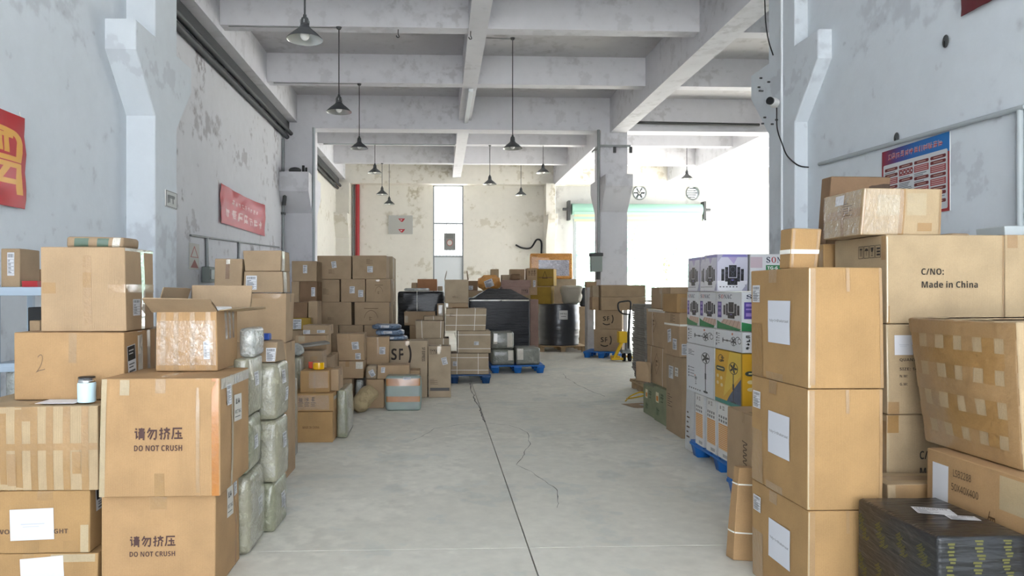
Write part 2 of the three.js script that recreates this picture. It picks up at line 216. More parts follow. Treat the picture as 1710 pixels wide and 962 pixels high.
papA.add('fanwide', 300, 130, (c, w, h) => { c.fillStyle = '#e9ebee'; c.fillRect(0, 0, w, h); c.save(); c.translate(150, 66); c.rotate(Math.PI / 2); fan(c, 0, -66, 28, 90); c.restore(); c.fillStyle = '#333'; c.save(); c.translate(14, 110); c.rotate(-Math.PI / 2); for (let k = 0; k < 4; k++) scribble(c, k * 24, -2, 0.2, 140 + k, 5, 16); c.restore(); c.strokeStyle = '#333'; c.lineWidth = 4; c.beginPath(); c.arc(262, 60, 26, 2, 5.5); c.stroke(); c.beginPath(); c.arc(278, 60, 16, 0, 6); c.stroke(); c.fillStyle = '#c96a3a'; c.fillRect(196, 12, 14, 14); c.fillStyle = '#555'; for (let k = 0; k < 5; k++) c.fillRect(36, 24 + k * 16, 22, 4); });
papA.add('fantall', 300, 380, (c, w, h) => { c.fillStyle = '#e8eaee'; c.fillRect(0, 0, w, h); fan(c, 218, 88, 40, 220); c.fillStyle = '#6a6c72'; for (let k = 0; k < 4; k++) { c.fillRect(22, 44 + k * 12, 40 + (k % 2) * 30, 5); c.fillRect(22, 180 + k * 24, 14, 14); c.fillRect(44, 184 + k * 24, 50, 5); } fan(c, 112, 262, 13, 34); c.fillStyle = '#c96a3a'; c.fillRect(98, 238, 10, 10); c.fillStyle = '#777'; for (let k = 0; k < 6; k++) c.fillRect(30 + k * 24, 346, 14, 12); });
papA.add('fanyellow', 260, 380, (c, w, h) => { c.fillStyle = '#e9b22a'; c.fillRect(0, 0, w, h); c.fillStyle = '#f4cf50'; c.beginPath(); c.moveTo(150, 0); c.lineTo(w, 0); c.lineTo(w, 150); c.lineTo(90, 330); c.fill(); c.strokeStyle = '#4a3416'; c.lineWidth = 6; c.beginPath(); c.arc(60, 58, 24, 0.5, 6.4); c.stroke(); scribble(c, 50, 36, 0.5, 12, 5, 12); c.fillStyle = '#3b4a46'; c.beginPath(); c.roundRect(10, 116, 96, 34, 16); c.fill(); c.fillStyle = '#f4e6a0'; c.fillRect(22, 128, 70, 9); c.fillStyle = '#f7e3b0'; for (const [x, y] of [[30, 190], [30, 240], [70, 200], [74, 250]]) { c.beginPath(); c.arc(x, y, 13, 0, 7); c.fill(); } c.fillStyle = '#4b5a78'; c.beginPath(); c.moveTo(w, 170); c.lineTo(w, 360); c.lineTo(120, 360); c.lineTo(150, 310); c.fill(); fan(c, 190, 110, 40, 200, '#2b2a2e'); c.fillStyle = '#2f8a80'; c.fillRect(0, 352, w, 28); });
papA.add('louver', 150, 300, (c, w, h) => { c.fillStyle = '#eceae6'; c.fillRect(0, 0, w, h); c.strokeStyle = '#6a5a54'; scribble(c, 30, 8, 0.3, 8, 5, 9); scribble(c, 66, 8, 0.3, 18, 5, 9); c.fillStyle = '#6c6a68'; for (let k = 0; k < 8; k++) c.fillRect(18 + (k % 4) * 30, 66 + (k >> 2) * 22, 18, 14); c.fillStyle = '#e6963c'; c.fillRect(14, 112, w - 28, 140); c.fillStyle = '#f6d7a6'; for (let k = 0; k < 13; k++) c.fillRect(14, 120 + k * 10.5, w - 28, 4); c.fillStyle = '#444'; for (let k = 0; k < 10; k++) c.fillRect(70 + k * 6, 272, 3, 18); });
papA.add('poster', 480, 320, (c, w, h) => {
  c.fillStyle = '#b8343a'; c.fillRect(0, 0, w, h); const g = c.createLinearGradient(0, 0, w, 0); g.addColorStop(0, '#a52a3c'); g.addColorStop(0.25, '#5a4a94'); g.addColorStop(0.5, '#2a74c2'); g.addColorStop(1, '#2a84d2'); c.fillStyle = g; c.fillRect(0, 0, w, 78); c.fillStyle = '#e9ecf0'; c.beginPath(); c.roundRect(12, 66, w - 24, h - 78, 8); c.fill();
  c.strokeStyle = '#fbeef0'; for (let k = 0; k < 12; k++) { c.strokeStyle = '#f8e8e8'; scribble(c, 44 + k * 33, 18, 0.32, 60 + k, 7, 14); c.strokeStyle = '#b5323c'; scribble(c, 45 + k * 33, 19, 0.32, 60 + k, 7, 7); }
  const R = rng(77); for (let col = 0; col < 4; col++) { const x = 24 + col * 111; let y = 84; while (y < h - 30) { if (R() < 0.28 || y === 84) { c.fillStyle = '#7a2a2c'; c.beginPath(); c.roundRect(x, y, 100, 14, 6); c.fill(); c.fillStyle = '#d8b0a0'; c.fillRect(x + 20, y + 5, 60, 4); y += 20; if (R() < 0.5) { c.fillStyle = '#b04a4e'; c.fillRect(x, y, 100, 28); c.fillStyle = '#efd2cc'; for (let q = 0; q < 3; q++) c.fillRect(x + 6, y + 4 + q * 8, 86, 3); y += 34; } } else { c.fillStyle = '#6c6f78'; c.fillRect(x, y, 60 + R() * 38, 3); y += 7; } } }
  c.fillStyle = '#8a3a3e'; for (let k = 0; k < 4; k++) { c.beginPath(); c.arc(150 + k * 26, 118, 11, 0, 7); c.fill(); } c.fillStyle = '#e9ecf0'; for (let k = 0; k < 4; k++) { c.beginPath(); c.arc(150 + k * 26, 118, 5, 0, 7); c.fill(); }
});
papA.add('bannerA', 420, 360, (c, w, h) => { c.fillStyle = '#b4121d'; c.fillRect(-4, -4, w + 8, h + 8); c.strokeStyle = '#e0a23c'; for (let k = 0; k < 3; k++) { scribble(c, 20 + k * 132, 70, 1.1, 41 + k, 7, 15); } c.lineWidth = 20; c.beginPath(); c.moveTo(306, 72); c.quadraticCurveTo(398, 60, 398, 110); c.lineTo(392, 176); c.lineTo(316, 176); c.stroke(); c.beginPath(); c.moveTo(306, 200); c.lineTo(392, 200); c.lineTo(398, 310); c.moveTo(320, 300); c.lineTo(356, 206); c.moveTo(330, 262); c.lineTo(390, 262); c.stroke(); });
papA.add('bannerB', 480, 170, (c, w, h) => { c.fillStyle = '#b8202c'; c.fillRect(-4, -4, w + 8, h + 8); c.strokeStyle = '#e9c2bc'; for (let k = 0; k < 7; k++) scribble(c, 40 + k * 60, 92, 0.5, 90 + k, 7, 12); for (let k = 0; k < 9; k++) scribble(c, 96 + k * 34, 46, 0.26, 190 + k, 6, 12); });
papA.add('bannerC', 200, 120, (c, w, h) => { c.fillStyle = '#5e1420'; c.fillRect(-4, -4, w + 8, h + 8); c.strokeStyle = '#d9c8c4'; scribble(c, 30, 20, 0.8, 71, 7, 10); });
papA.add('hydrant', 200, 160, (c, w, h) => { c.fillStyle = '#cfcfca'; c.fillRect(0, 0, w, h); c.fillStyle = '#c4303a'; for (const y of [26, 118]) { c.beginPath(); c.moveTo(80, y); c.lineTo(138, y); c.lineTo(118, y + 28); c.lineTo(104, y + 28); c.fill(); } c.fillStyle = '#f4f4f4'; for (const y of [30, 122]) { c.beginPath(); c.moveTo(96, y + 4); c.lineTo(116, y + 4); c.lineTo(106, y + 16); c.fill(); } });
papA.add('notice', 110, 150, (c, w, h) => { c.fillStyle = '#9a9c9a'; c.fillRect(0, 0, w, h); c.fillStyle = '#e9e4e0'; c.beginPath(); c.arc(55, 84, 26, 0, 7); c.fill(); c.strokeStyle = '#c46a64'; c.lineWidth = 6; c.beginPath(); c.arc(55, 84, 26, 0, 7); c.stroke(); c.fillStyle = '#6d6f6e'; for (let k = 0; k < 3; k++) c.fillRect(20, 14 + k * 12, 70, 5); });
papA.add('sign', 100, 110, (c, w, h) => { c.fillStyle = '#d6d8d6'; c.fillRect(0, 0, w, h); c.strokeStyle = '#77797a'; c.lineWidth = 4; c.strokeRect(4, 4, w - 8, h - 8); scribble(c, 14, 20, 0.7, 15, 8, 12); });
papA.add('leaflet', 70, 170, (c, w, h) => { c.fillStyle = '#e2ded6'; c.fillRect(0, 0, w, h); c.strokeStyle = '#b7483f'; c.lineWidth = 4; c.beginPath(); c.moveTo(10, 90); c.lineTo(35, 20); c.lineTo(60, 90); c.closePath(); c.stroke(); c.fillStyle = '#a5574f'; c.beginPath(); c.moveTo(8, 160); c.lineTo(36, 104); c.lineTo(64, 160); c.fill(); });
papA.add('drumlabel', 180, 140, (c, w, h) => { c.fillStyle = '#e9e8e4'; c.fillRect(0, 0, w, h); c.strokeStyle = '#666'; for (let k = 0; k < 4; k++) scribble(c, 24 + k * 34, 36, 0.28, 121 + k, 6, 12); c.fillStyle = '#777'; c.fillRect(40, 88, 100, 8); });
M.ink = std({ map: inkA.tex(), transparent: true, roughness: 0.85 });
M.paper = std({ color: 0xdcdcdc, map: papA.tex(), roughness: 0.6 });
M.print = phy({ color: 0xe2e2e2, map: M.paper.map, roughness: 0.4, clearcoat: 0.6, clearcoatRoughness: 0.2, bumpMap: creaseBump, bumpScale: 0.003 });
M.banner = phy({ map: M.paper.map, roughness: 0.5, clearcoat: 0.15, clearcoatRoughness: 0.2 });
// ---------------------------------------------------------------- cartons: one body with bevelled, slightly bulged and crushed faces; tape, labels, straps follow the same surface
const FACE = { f: (a, b) => [a, b, 1], b: (a, b) => [-a, b, -1], r: (a, b) => [1, b, -a], l: (a, b) => [-1, b, a], t: (a, b) => [a, 1, -b], d: (a, b) => [a, -1, b] };
const NRM = { f: [0, 0, 1], b: [0, 0, -1], r: [1, 0, 0], l: [-1, 0, 0], t: [0, 1, 0], d: [0, -1, 0] };
function geo(pos, nor, uv, idx) { const g = new THREE.BufferGeometry(); g.setAttribute('position', new THREE.Float32BufferAttribute(pos, 3)); if (nor) g.setAttribute('normal', new THREE.Float32BufferAttribute(nor, 3)); g.setAttribute('uv', new THREE.Float32BufferAttribute(uv, 2)); g.setIndex(idx); if (!nor) g.computeVertexNormals(); return g; }
class Carton {
  constructor(w, h, d, o = {}) {
    Object.assign(this, { w, h, d, r: o.r ?? 0.006, bulge: o.bulge ?? 0.003, wob: o.wob ?? 0.003, n: o.n ?? 4, seed: o.seed ?? 1, flare: o.flare ?? 0, lean: o.lean ?? [0, 0] });
    const R = rng(this.seed), k = o.warp ?? 0.004; this.c = Array.from({ length: 8 }, () => [(R() * 2 - 1) * k, -R() * k * 0.5, (R() * 2 - 1) * k]);
    for (let q = 0; q < 4; q++) this.c[q][1] = 0;                     // the bottom lies flat
    this.q = [R() * 40, R() * 40, R() * 40];
  }
  size(f) { return [f === 'r' || f === 'l' ? this.d : this.w, f === 't' || f === 'd' ? this.d : this.h]; }
  at(f, a, b, off = 0) {
    const u = FACE[f](a, b), hw = this.w / 2, hh = this.h / 2, hd = this.d / 2, out = [0, 0, 0], n = [0, 0, 0];
    const ext = u.map((v) => Math.abs(v) > 0.99999), k = ext.filter(Boolean).length, pull = k === 2 ? 0.293 * this.r : k === 3 ? 0.423 * this.r : 0;
    let bul = f === 'd' ? 0 : (1 - a * a) * (1 - b * b) * this.bulge + (1 - a ** 6) * (1 - b ** 6) * this.wob * noise3(u[0] * hw * 7 + this.q[0], u[1] * hh * 7 + this.q[1], u[2] * hd * 7 + this.q[2]);
    if (f === 't') bul = Math.min(bul, 0.001);
    const half = [hw, hh, hd], nn = NRM[f];
    for (let i = 0; i < 3; i++) { out[i] = u[i] * half[i] - (ext[i] ? Math.sign(u[i]) * pull : 0) + nn[i] * (bul + off); n[i] = k > 1 && ext[i] ? Math.sign(u[i]) : nn[i] * (k > 1 ? 0 : 1); }
    const L = Math.hypot(...n) || 1, x = (u[0] + 1) / 2, y = (u[1] + 1) / 2, z = (u[2] + 1) / 2;
    for (let q = 0; q < 8; q++) { const wt = (q & 1 ? x : 1 - x) * (q & 4 ? y : 1 - y) * (q & 2 ? z : 1 - z); for (let i = 0; i < 3; i++) out[i] += this.c[q][i] * wt; }
    const s = 1 + this.flare * (y - 0.5); out[0] = out[0] * s + this.lean[0] * y; out[2] = out[2] * s + this.lean[1] * y;
    return [out[0], out[1] + hh, out[2], n[0] / L, n[1] / L, n[2] / L];
  }
  lines(s) { const e = Math.min(0.4, 2 * this.r / s), m = [-1, -1 + e]; for (let k = 1; k < this.n; k++) m.push(-1 + e + (2 - 2 * e) * k / this.n); m.push(1 - e, 1); return m; }
  skin(f, a, b, off) {                                                 // a point on the body's own facets
    const [sa, sb] = this.size(f), A = this.lines(sa), B = this.lines(sb), find = (L, v) => { let i = 0; while (i < L.length - 2 && v > L[i + 1]) i++; return i; }, i = find(A, a), j = find(B, b);
    const s = (a - A[i]) / (A[i + 1] - A[i]), t = (b - B[j]) / (B[j + 1] - B[j]), P = (x, y) => this.at(f, A[x], B[y]), p0 = P(i, j), p2 = P(i + 1, j + 1), p1 = s > t ? P(i + 1, j) : P(i, j + 1), n = NRM[f];
    return [0, 1, 2].map((q) => (s > t ? p0[q] * (1 - s) + p1[q] * (s - t) + p2[q] * t : p0[q] * (1 - t) + p1[q] * (t - s) + p2[q] * s) + n[q] * off);
  }
  body(skip = '') {
    const pos = [], nor = [], uv = [], idx = [];
    for (const f of 'fbrltd') {
      if (skip.includes(f)) continue;
      const [sa, sb] = this.size(f), A = this.lines(sa), B = this.lines(sb), o = pos.length / 3;
      for (const b of B) for (const a of A) { const p = this.at(f, a, b); pos.push(p[0], p[1], p[2]); nor.push(p[3], p[4], p[5]); uv.push(a * sa / 2 + this.q[0], b * sb / 2 + this.q[1]); }
      for (let j = 0; j < B.length - 1; j++) for (let i = 0; i < A.length - 1; i++) { const k = o + j * A.length + i; idx.push(k, k + 1, k + A.length + 1, k, k + A.length + 1, k + A.length); }
    }
    const g = geo(pos, nor, uv, idx);
    if (this.bulge > 0.006 || this.wob > 0.006) g.computeVertexNormals(), this.soften(g);
    return g;
  }
  soften(g) {                                                          // one smooth skin for soft parcels: equal normals where faces meet
    const p = g.attributes.position, n = g.attributes.normal, m = new Map();
    for (let i = 0; i < p.count; i++) { const k = [p.getX(i), p.getY(i), p.getZ(i)].map((v) => Math.round(v * 2e4)).join(); if (!m.has(k)) m.set(k, []); m.get(k).push(i); }
    for (const l of m.values()) if (l.length > 1) { const v = new THREE.Vector3(); for (const i of l) v.add(new THREE.Vector3().fromBufferAttribute(n, i)); v.normalize(); for (const i of l) n.setXYZ(i, v.x, v.y, v.z); }
  }
  patch(f, u0, v0, u1, v1, { off = 0.0012, cell, turn = 0, thick = true } = {}) {  // a thin sheet on a face
    const [sa, sb] = this.size(f), pos = [], uv = [], idx = [], C = cell && AT[cell], um = (u0 + u1) / 2, vm = (v0 + v1) / 2;
    if (cell && !C) throw new Error('no print ' + cell);
    const cuts = (lo, hi, s) => { const e = (hi - lo) * 0.02, m = [lo]; if (turn) { const n = Math.max(3, Math.min(9, Math.ceil((hi - lo) * s / 0.03))); for (let k = 1; k < n; k++) m.push(lo + (hi - lo) * k / n); } else for (const v of this.lines(s)) { const q = (v + 1) / 2; if (q > lo + e && q < hi - e) m.push(q); } m.push(hi); return m; };
    const U = cuts(u0, u1, sa), V = cuts(v0, v1, sb), nx = U.length - 1, ny = V.length - 1;
    for (const v0_ of V) for (const u0_ of U) {
      let u = u0_, v = v0_; const s = (u - u0) / (u1 - u0), t = (v - v0) / (v1 - v0);
      if (turn) { const x = (u - um) * sa, y = (v - vm) * sb; u = um + (x * Math.cos(turn) - y * Math.sin(turn)) / sa; v = vm + (x * Math.sin(turn) + y * Math.cos(turn)) / sb; }
      const p = this.skin(f, Math.min(1, Math.max(-1, 2 * u - 1)), Math.min(1, Math.max(-1, 2 * v - 1)), off); pos.push(p[0], p[1], p[2]);
      if (C) uv.push(C.u0 + (C.u1 - C.u0) * s, C.v0 + (C.v1 - C.v0) * t); else uv.push(u * sa + this.q[1], v * sb + this.q[0]);
    }
    for (let j = 0; j < ny; j++) for (let i = 0; i < nx; i++) { const k = j * (nx + 1) + i; idx.push(k, k + 1, k + nx + 2, k, k + nx + 2, k + nx + 1); }
    return geo(pos, null, uv, idx);
  }
  strap(axis, at, wid = 0.008, off = 0.0025) {                          // a band all the way round
    const p = (f, u0, v0, u1, v1) => this.patch(f, u0, v0, u1, v1, { off });
    if (axis === 'x') { const e = wid / 2 / this.w; return mergeGeometries([p('f', at - e, 0, at + e, 1), p('t', at - e, 0, at + e, 1), p('b', 1 - at - e, 0, 1 - at + e, 1)]); }
    if (axis === 'z') { const e = wid / 2 / this.d; return mergeGeometries([p('r', 1 - at - e, 0, 1 - at + e, 1), p('l', at - e, 0, at + e, 1), p('t', 0, 1 - at - e, 1, 1 - at + e)]); }
    const e = wid / 2 / this.h; return mergeGeometries([p('f', 0, at - e, 1, at + e), p('r', 0, at - e, 1, at + e), p('b', 0, at - e, 1, at + e), p('l', 0, at - e, 1, at + e)]);
  }
}
const TOP = {}, BOXES = {};
let seedN = 100;
function dress(g, b, o) {
  let lift = 0.0010;
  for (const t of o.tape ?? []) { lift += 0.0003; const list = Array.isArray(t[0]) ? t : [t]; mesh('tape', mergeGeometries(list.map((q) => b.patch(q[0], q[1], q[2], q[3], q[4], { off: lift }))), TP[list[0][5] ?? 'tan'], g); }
  for (const t of o.lab ?? []) { const m = mesh('paper_label', b.patch(t[1], t[2], t[3], t[4], t[5], { cell: t[0], off: lift + 0.0012, turn: t[6] ?? 0 }), M.paper, g); }
  for (const t of o.prt ?? []) mesh('printed_panel', b.patch(t[1], t[2] ?? 0.01, t[3] ?? 0.01, t[4] ?? 0.99, t[5] ?? 0.99, { cell: t[0], off: 0.0012 }), M.print, g);
  for (const t of o.ink ?? []) mesh('printed_marking', b.patch(t[1], t[2], t[3], t[4], t[5], { cell: t[0], off: lift + 0.0006, turn: t[6] ?? 0 }), M.ink, g);
  for (const t of o.strap ?? []) mesh('strap', b.strap(t[0], t[1], t[2]), o.strapMat ?? M.strap, g);
  for (const t of o.film ?? []) mesh('plastic_film', b.patch(t[0], t[1], t[2], t[3], t[4], { off: lift + 0.003 }), M.film, g);
}
// a carton given by where its front face stands in the photograph (x: left and right column, y: top row) at depth D
function B(id, label, o) {
  const D = o.D, X0 = o.X ? o.X[0] : XP(o.x[0], D), X1 = o.X ? o.X[1] : XP(o.x[1], D), mid = o.x ? (o.x[0] + o.x[1]) / 2 : 855;
  const base = o.on === undefined || o.on === 0 ? (0.001) : typeof o.on === 'number' ? o.on : TOP[o.on] + 0.0015;
  if (!(base >= 0)) throw new Error('no support for ' + id);
  const top = o.Y ?? YP(o.x ? mid : CX + F * (X0 * cs - D * sn) / (D * cs + X0 * sn), o.y, D), h = top - base, w = X1 - X0, d = o.dep ?? 0.4;
  if (!(h > 0.02 && w > 0.02)) throw new Error(`${id}: size ${w} ${h}`);
  const soft = o.soft, kind = o.kind ?? (soft ? 'wrapped_parcel' : 'cardboard_box');
  const b = new Carton(w, h, d, { seed: seedN++, ...(soft ? { r: Math.min(0.03, w * 0.2, h * 0.2), bulge: Math.min(0.014, d * 0.05), wob: 0.008, warp: 0.009, n: 7 } : {}), ...(o.c ?? {}) });
  const g = thing(kind, label, o.cat ?? (soft ? 'parcel' : 'box'), [(X0 + X1) / 2, base, -(D + d / 2)], o.t ?? 0, o.g);
  mesh(o.bodyName ?? (soft ? 'wrapping' : 'carton'), b.body(), o.m ?? KR.c, g);
  if (o.seam !== false && !soft) {                                     // the usual strip over the top and down the ends
    const e = 0.024, k = 0.07 / h, E = (s) => e / s;
    if (o.seam === 'z') mesh('tape', mergeGeometries([b.patch('t', 0.5 - E(w), 0, 0.5 + E(w), 1), b.patch('f', 0.5 - E(w), 1 - k, 0.5 + E(w), 1), b.patch('b', 0.5 - E(w), 1 - k, 0.5 + E(w), 1)]), TP[o.tp ?? 'tan'], g);
    else mesh('tape', mergeGeometries([b.patch('t', 0, 0.5 - E(d), 1, 0.5 + E(d)), b.patch('r', 0.5 - E(d), 1 - k, 0.5 + E(d), 1), b.patch('l', 0.5 - E(d), 1 - k, 0.5 + E(d), 1)]), TP[o.tp ?? 'tan'], g);
  }
  dress(g, b, o);
  TOP[id] = base + h; BOXES[id] = { g, b, X0, X1, D, base, top, d };
  return g;
}
const boxAt = (x0, x1, y0, y1, z0, z1, r = 0) => {                     // axis-aligned block with uv in metres
  const w = Math.abs(x1 - x0), h = Math.abs(y1 - y0), d = Math.abs(z1 - z0), g = r ? new RoundedBoxGeometry(w, h, d, 2, r) : new THREE.BoxGeometry(w, h, d);
  g.translate((x0 + x1) / 2, (y0 + y1) / 2, (z0 + z1) / 2); return metreUV(g);
};
function metreUV(g) {
  const p = g.attributes.position, n = g.attributes.normal, uv = new Float32Array(p.count * 2);
  for (let i = 0; i < p.count; i++) { const a = Math.abs(n.getX(i)), b = Math.abs(n.getY(i)), c = Math.abs(n.getZ(i)), x = p.getX(i), y = p.getY(i), z = p.getZ(i); if (b >= a && b >= c) { uv[2 * i] = x; uv[2 * i + 1] = z; } else if (a >= c) { uv[2 * i] = z; uv[2 * i + 1] = y; } else { uv[2 * i] = x; uv[2 * i + 1] = y; } }
  g.setAttribute('uv', new THREE.BufferAttribute(uv, 2)); return g;
}
const cyl = (r0, r1, h, x, y, z, seg = 20) => { const g = new THREE.CylinderGeometry(r1, r0, h, seg); g.translate(x, y + h / 2, z); return g; };
const rod = (a, b, r, seg = 8) => { const va = new THREE.Vector3(...a), vb = new THREE.Vector3(...b), d = vb.clone().sub(va), g = new THREE.CylinderGeometry(r, r, d.length(), seg); g.applyQuaternion(new THREE.Quaternion().setFromUnitVectors(new THREE.Vector3(0, 1, 0), d.normalize())); g.translate(...va.add(vb).multiplyScalar(0.5).toArray()); return g; };
const tube = (pts, r, seg = 24) => new THREE.TubeGeometry(new THREE.CatmullRomCurve3(pts.map((p) => new THREE.Vector3(...p))), seg, r, 6);
const lathe = (pts, seg = 36) => new THREE.LatheGeometry(pts.map((p) => new THREE.Vector2(...p)), seg);
const join = (l) => mergeGeometries(l.map((g) => { const q = g.index ? g.toNonIndexed() : g; for (const k of Object.keys(q.attributes)) if (!['position', 'normal', 'uv'].includes(k)) q.deleteAttribute(k); return q; }));
// ---------------------------------------------------------------- the hall
const Z = (D) => -D;
const FR = 5.23, SEC = 5.45, SLAB = 6.0, D1 = 7.98, D2 = 16.75, D3 = 25.6, FRONT = -5, XR = 4.16, XL = -3.42, XL2 = -3.6, XFAR = 12;
struct('ground', boxAt(-60, 60, -0.3, -0.13, Z(-40), Z(90)), M.outdoor);
{ // the floor: slabs with open joints over a dark bed
  const f = struct('floor', boxAt(XL2 - 0.4, XFAR + 0.4, -0.125, -0.02, Z(FRONT - 0.3), Z(D3 + 0.3)), M.joint);
  const xs = [-3.95, 0.5, 4.3, 8.2, 12.35], ds = [-5.2, -1.2, 4.05, 9.35, 14.65, 20, 25.85], gp = 0.004;
  for (let i = 0; i < 4; i++) for (let j = 0; j < 6; j++) mesh('slab', boxAt(xs[i] + gp, xs[i + 1] - gp, -0.02, 0, Z(ds[j] + gp), Z(ds[j + 1] - gp)), M.floor, f);
  const crack = (pts, w) => {                                        // a ragged crack: a thin ribbon of dirt-filled gap
    const R = rng(pts.length * 7), pos = [], uv = [], idx = []; let P = pts.map(([x, y]) => { const d = EYE * F / (y - CY), xx = (x - CX) / F * d; return [xx * cs + d * sn, d * cs - xx * sn]; });
    for (let k = 0; k < 3; k++) { const q = []; for (let i = 0; i < P.length - 1; i++) { const [a, b] = [P[i], P[i + 1]], L = Math.hypot(b[0] - a[0], b[1] - a[1]); q.push(a, [(a[0] + b[0]) / 2 + (R() - 0.5) * L * 0.09, (a[1] + b[1]) / 2 + (R() - 0.5) * L * 0.09]); } q.push(P[P.length - 1]); P = q; }
    P.forEach((p, i) => { const a = P[Math.max(0, i - 1)], b = P[Math.min(P.length - 1, i + 1)], L = Math.hypot(b[0] - a[0], b[1] - a[1]), nx = -(b[1] - a[1]) / L, nz = (b[0] - a[0]) / L, ww = w * (0.4 + R() * 0.9); pos.push(p[0] + nx * ww, 0.0008, -(p[1] + nz * ww), p[0] - nx * ww, 0.0008, -(p[1] - nz * ww)); uv.push(0, i, 1, i); if (i) { const k = i * 2; idx.push(k - 2, k - 1, k, k - 1, k + 1, k); } });
    mesh('crack', geo(pos, null, uv, idx), M.crack, f);
  };
  crack([[690, 735], [725, 716], [770, 709], [810, 706], [850, 710], [880, 722], [886, 742], [872, 765], [862, 776], [905, 800], [930, 818], [930, 848]], 0.003);
  crack([[785, 640], [788, 655], [797, 675], [803, 690], [810, 705]], 0.007);
  crack([[905, 628], [940, 624], [960, 640], [1010, 662]], 0.004);
}
// walls
struct('wall_left', boxAt(XL - 0.4, XL, 0, SLAB, Z(FRONT), Z(D1 + 0.1)), M.plasterCool);
struct('wall_left_middle', boxAt(XL2 - 0.3, XL2, 0, SLAB, Z(D1 + 0.1), Z(D2 + 0.2)), M.plasterGrey);
struct('wall_left_rear', boxAt(XL2 - 0.3, XL2, 0, SLAB, Z(D2 + 0.2), Z(D3)), M.plasterCream);
struct('wall_right', boxAt(XR, XR + 0.3, 0, SLAB, Z(FRONT), Z(D1 + 0.2)), M.plasterCool);
struct('wall_right_return', boxAt(XR + 0.3, XFAR, 0, SLAB, Z(D1 - 0.1), Z(D1 + 0.2)), M.plasterCool);
function pierced(w, h, holes, t, circles = []) {                      // a wall with openings, lower left corner at the origin
  const s = new THREE.Shape([[0, 0], [w, 0], [w, h], [0, h]].map((p) => new THREE.Vector2(...p)));
  for (const [a, b, c, d] of holes) s.holes.push(new THREE.Path([[a, b], [a, d], [c, d], [c, b]].map((p) => new THREE.Vector2(...p))));
  for (const [x, y, r] of circles) { const p = new THREE.Path(); p.absarc(x, y, r, 0, Math.PI * 2, true); s.holes.push(p); }
  return new THREE.ExtrudeGeometry(s, { depth: t, bevelEnabled: false, curveSegments: 24 });
}
const WIN = [XP(723, D3), YP(749, 475, D3), XP(774, D3), YP(749, 309, D3)], XE = XP(912, D3);
{ const g = pierced(XE - XL2, SLAB, [[WIN[0] - XL2, 0.9, WIN[2] - XL2, WIN[3]]], 0.25); g.translate(XL2, 0, Z(D3) - 0.25); struct('wall_end', metreUV(g), M.plasterCream); }
const DOOR = [XP(957, D3), XP(1172, D3), YP(1060, 372, D3)], FANS = [1068, 1157].map((p) => [XP(p, D3), YP(p, 322, D3)]);
{ const g = pierced(XFAR - XE, SLAB, [[DOOR[0] - XE, 0, DOOR[1] - XE, DOOR[2]]], 0.25, FANS.map(([x, y]) => [x - XE, y, 0.24])); g.translate(XE, 0, Z(D3) - 0.25); struct('wall_end_right', metreUV(g), M.endWhite); }
{ const L = D3 - D1, ho = []; for (let k = 2; k < 4; k++) ho.push([0.6 + k * 4.35, 0.5, 0.6 + k * 4.35 + 3.7, 4.9]); const g = pierced(L, SLAB, ho, 0.3); g.rotateY(Math.PI / 2); g.translate(XFAR, 0, Z(D1)); struct('wall_right_far', metreUV(g), M.endWhite); }
{ const g = pierced(XR + 0.7 - XL, SLAB, [[0.35, 0, XR - XL - 0.1, 5.3]], 0.3); g.translate(XL - 0.4, 0, Z(FRONT)); struct('wall_front', metreUV(g), M.plasterCool); }
struct('ceiling', boxAt(XL2 - 0.5, XFAR + 0.4, SLAB, SLAB + 0.25, Z(FRONT - 0.4), Z(D3 + 0.4)), M.slabCeil);
// beams
const XB = [[-3.62, -3.30, 5.36], [XP(766, D2), XP(791, D2) - 0.06, 5.44], [3.99, 4.37, 5.19], [8.05, 8.35, 5.36], [11.7, 12, 5.3]];
for (const D of [2.05, 4.97, 10.91, 13.83, 19.5, 22.4]) {
  for (let k = 0; k < 4; k++) { if (D < D1 && k > 1) continue; struct('ceiling_beam', boxAt(XB[k][1], XB[k + 1][0], SEC, SLAB, Z(D), Z(D + 0.25)), M.beam); }
}
for (const [D, x1] of [[D1, XR], [D2, XFAR], [D3 - 0.42, XFAR], [-0.8, XR]]) struct('frame_beam', boxAt(D > 20 ? XL2 : XL2, x1, FR, SLAB, Z(D), Z(D + 0.42)), D > 20 ? M.plasterCream : M.beam);
XB.forEach(([a, b, y], k) => { for (const [d0, d1] of [[FRONT, D1], [D1 + 0.42, D2], [D2 + 0.42, D3 - 0.42]]) { if (d0 < D1 && k > 2) continue; struct('long_beam', boxAt(a, b, y, SLAB, Z(d0), Z(d1)), M.beam); } });
// columns with corbels front and back: a profile across the depth, extruded along x
function column(x0, x1, D, dep, ct, cf, cb, pr, mat, back = true, top = FR) {
  const P = [[D, 0], [D, cb], [D - pr, cf], [D - pr, ct], [D, ct], [D, top], [D + dep, top]];
  if (back) P.push([D + dep, ct], [D + dep + pr, ct], [D + dep + pr, cf], [D + dep, cb]);
  P.push([D + dep, 0]);
  const s = new THREE.Shape(P.map(([a, b]) => new THREE.Vector2(a, b))), g = new THREE.ExtrudeGeometry(s, { depth: x1 - x0 - 0.03, bevelEnabled: true, bevelThickness: 0.015, bevelSize: 0.015, bevelOffset: -0.015, bevelSegments: 2 });
  g.rotateY(Math.PI / 2); g.translate(x0 + 0.015, 0, 0); return struct('column', metreUV(g), mat);
}
column(XL - 0.3, -3.11, D1, 0.65, 4.24, 3.93, 3.37, 0.5, M.plasterCool);
column(XL2 - 0.1, XP(522, D2), D2, 0.65, 4.14, 3.70, 3.26, 0.5, M.beam);
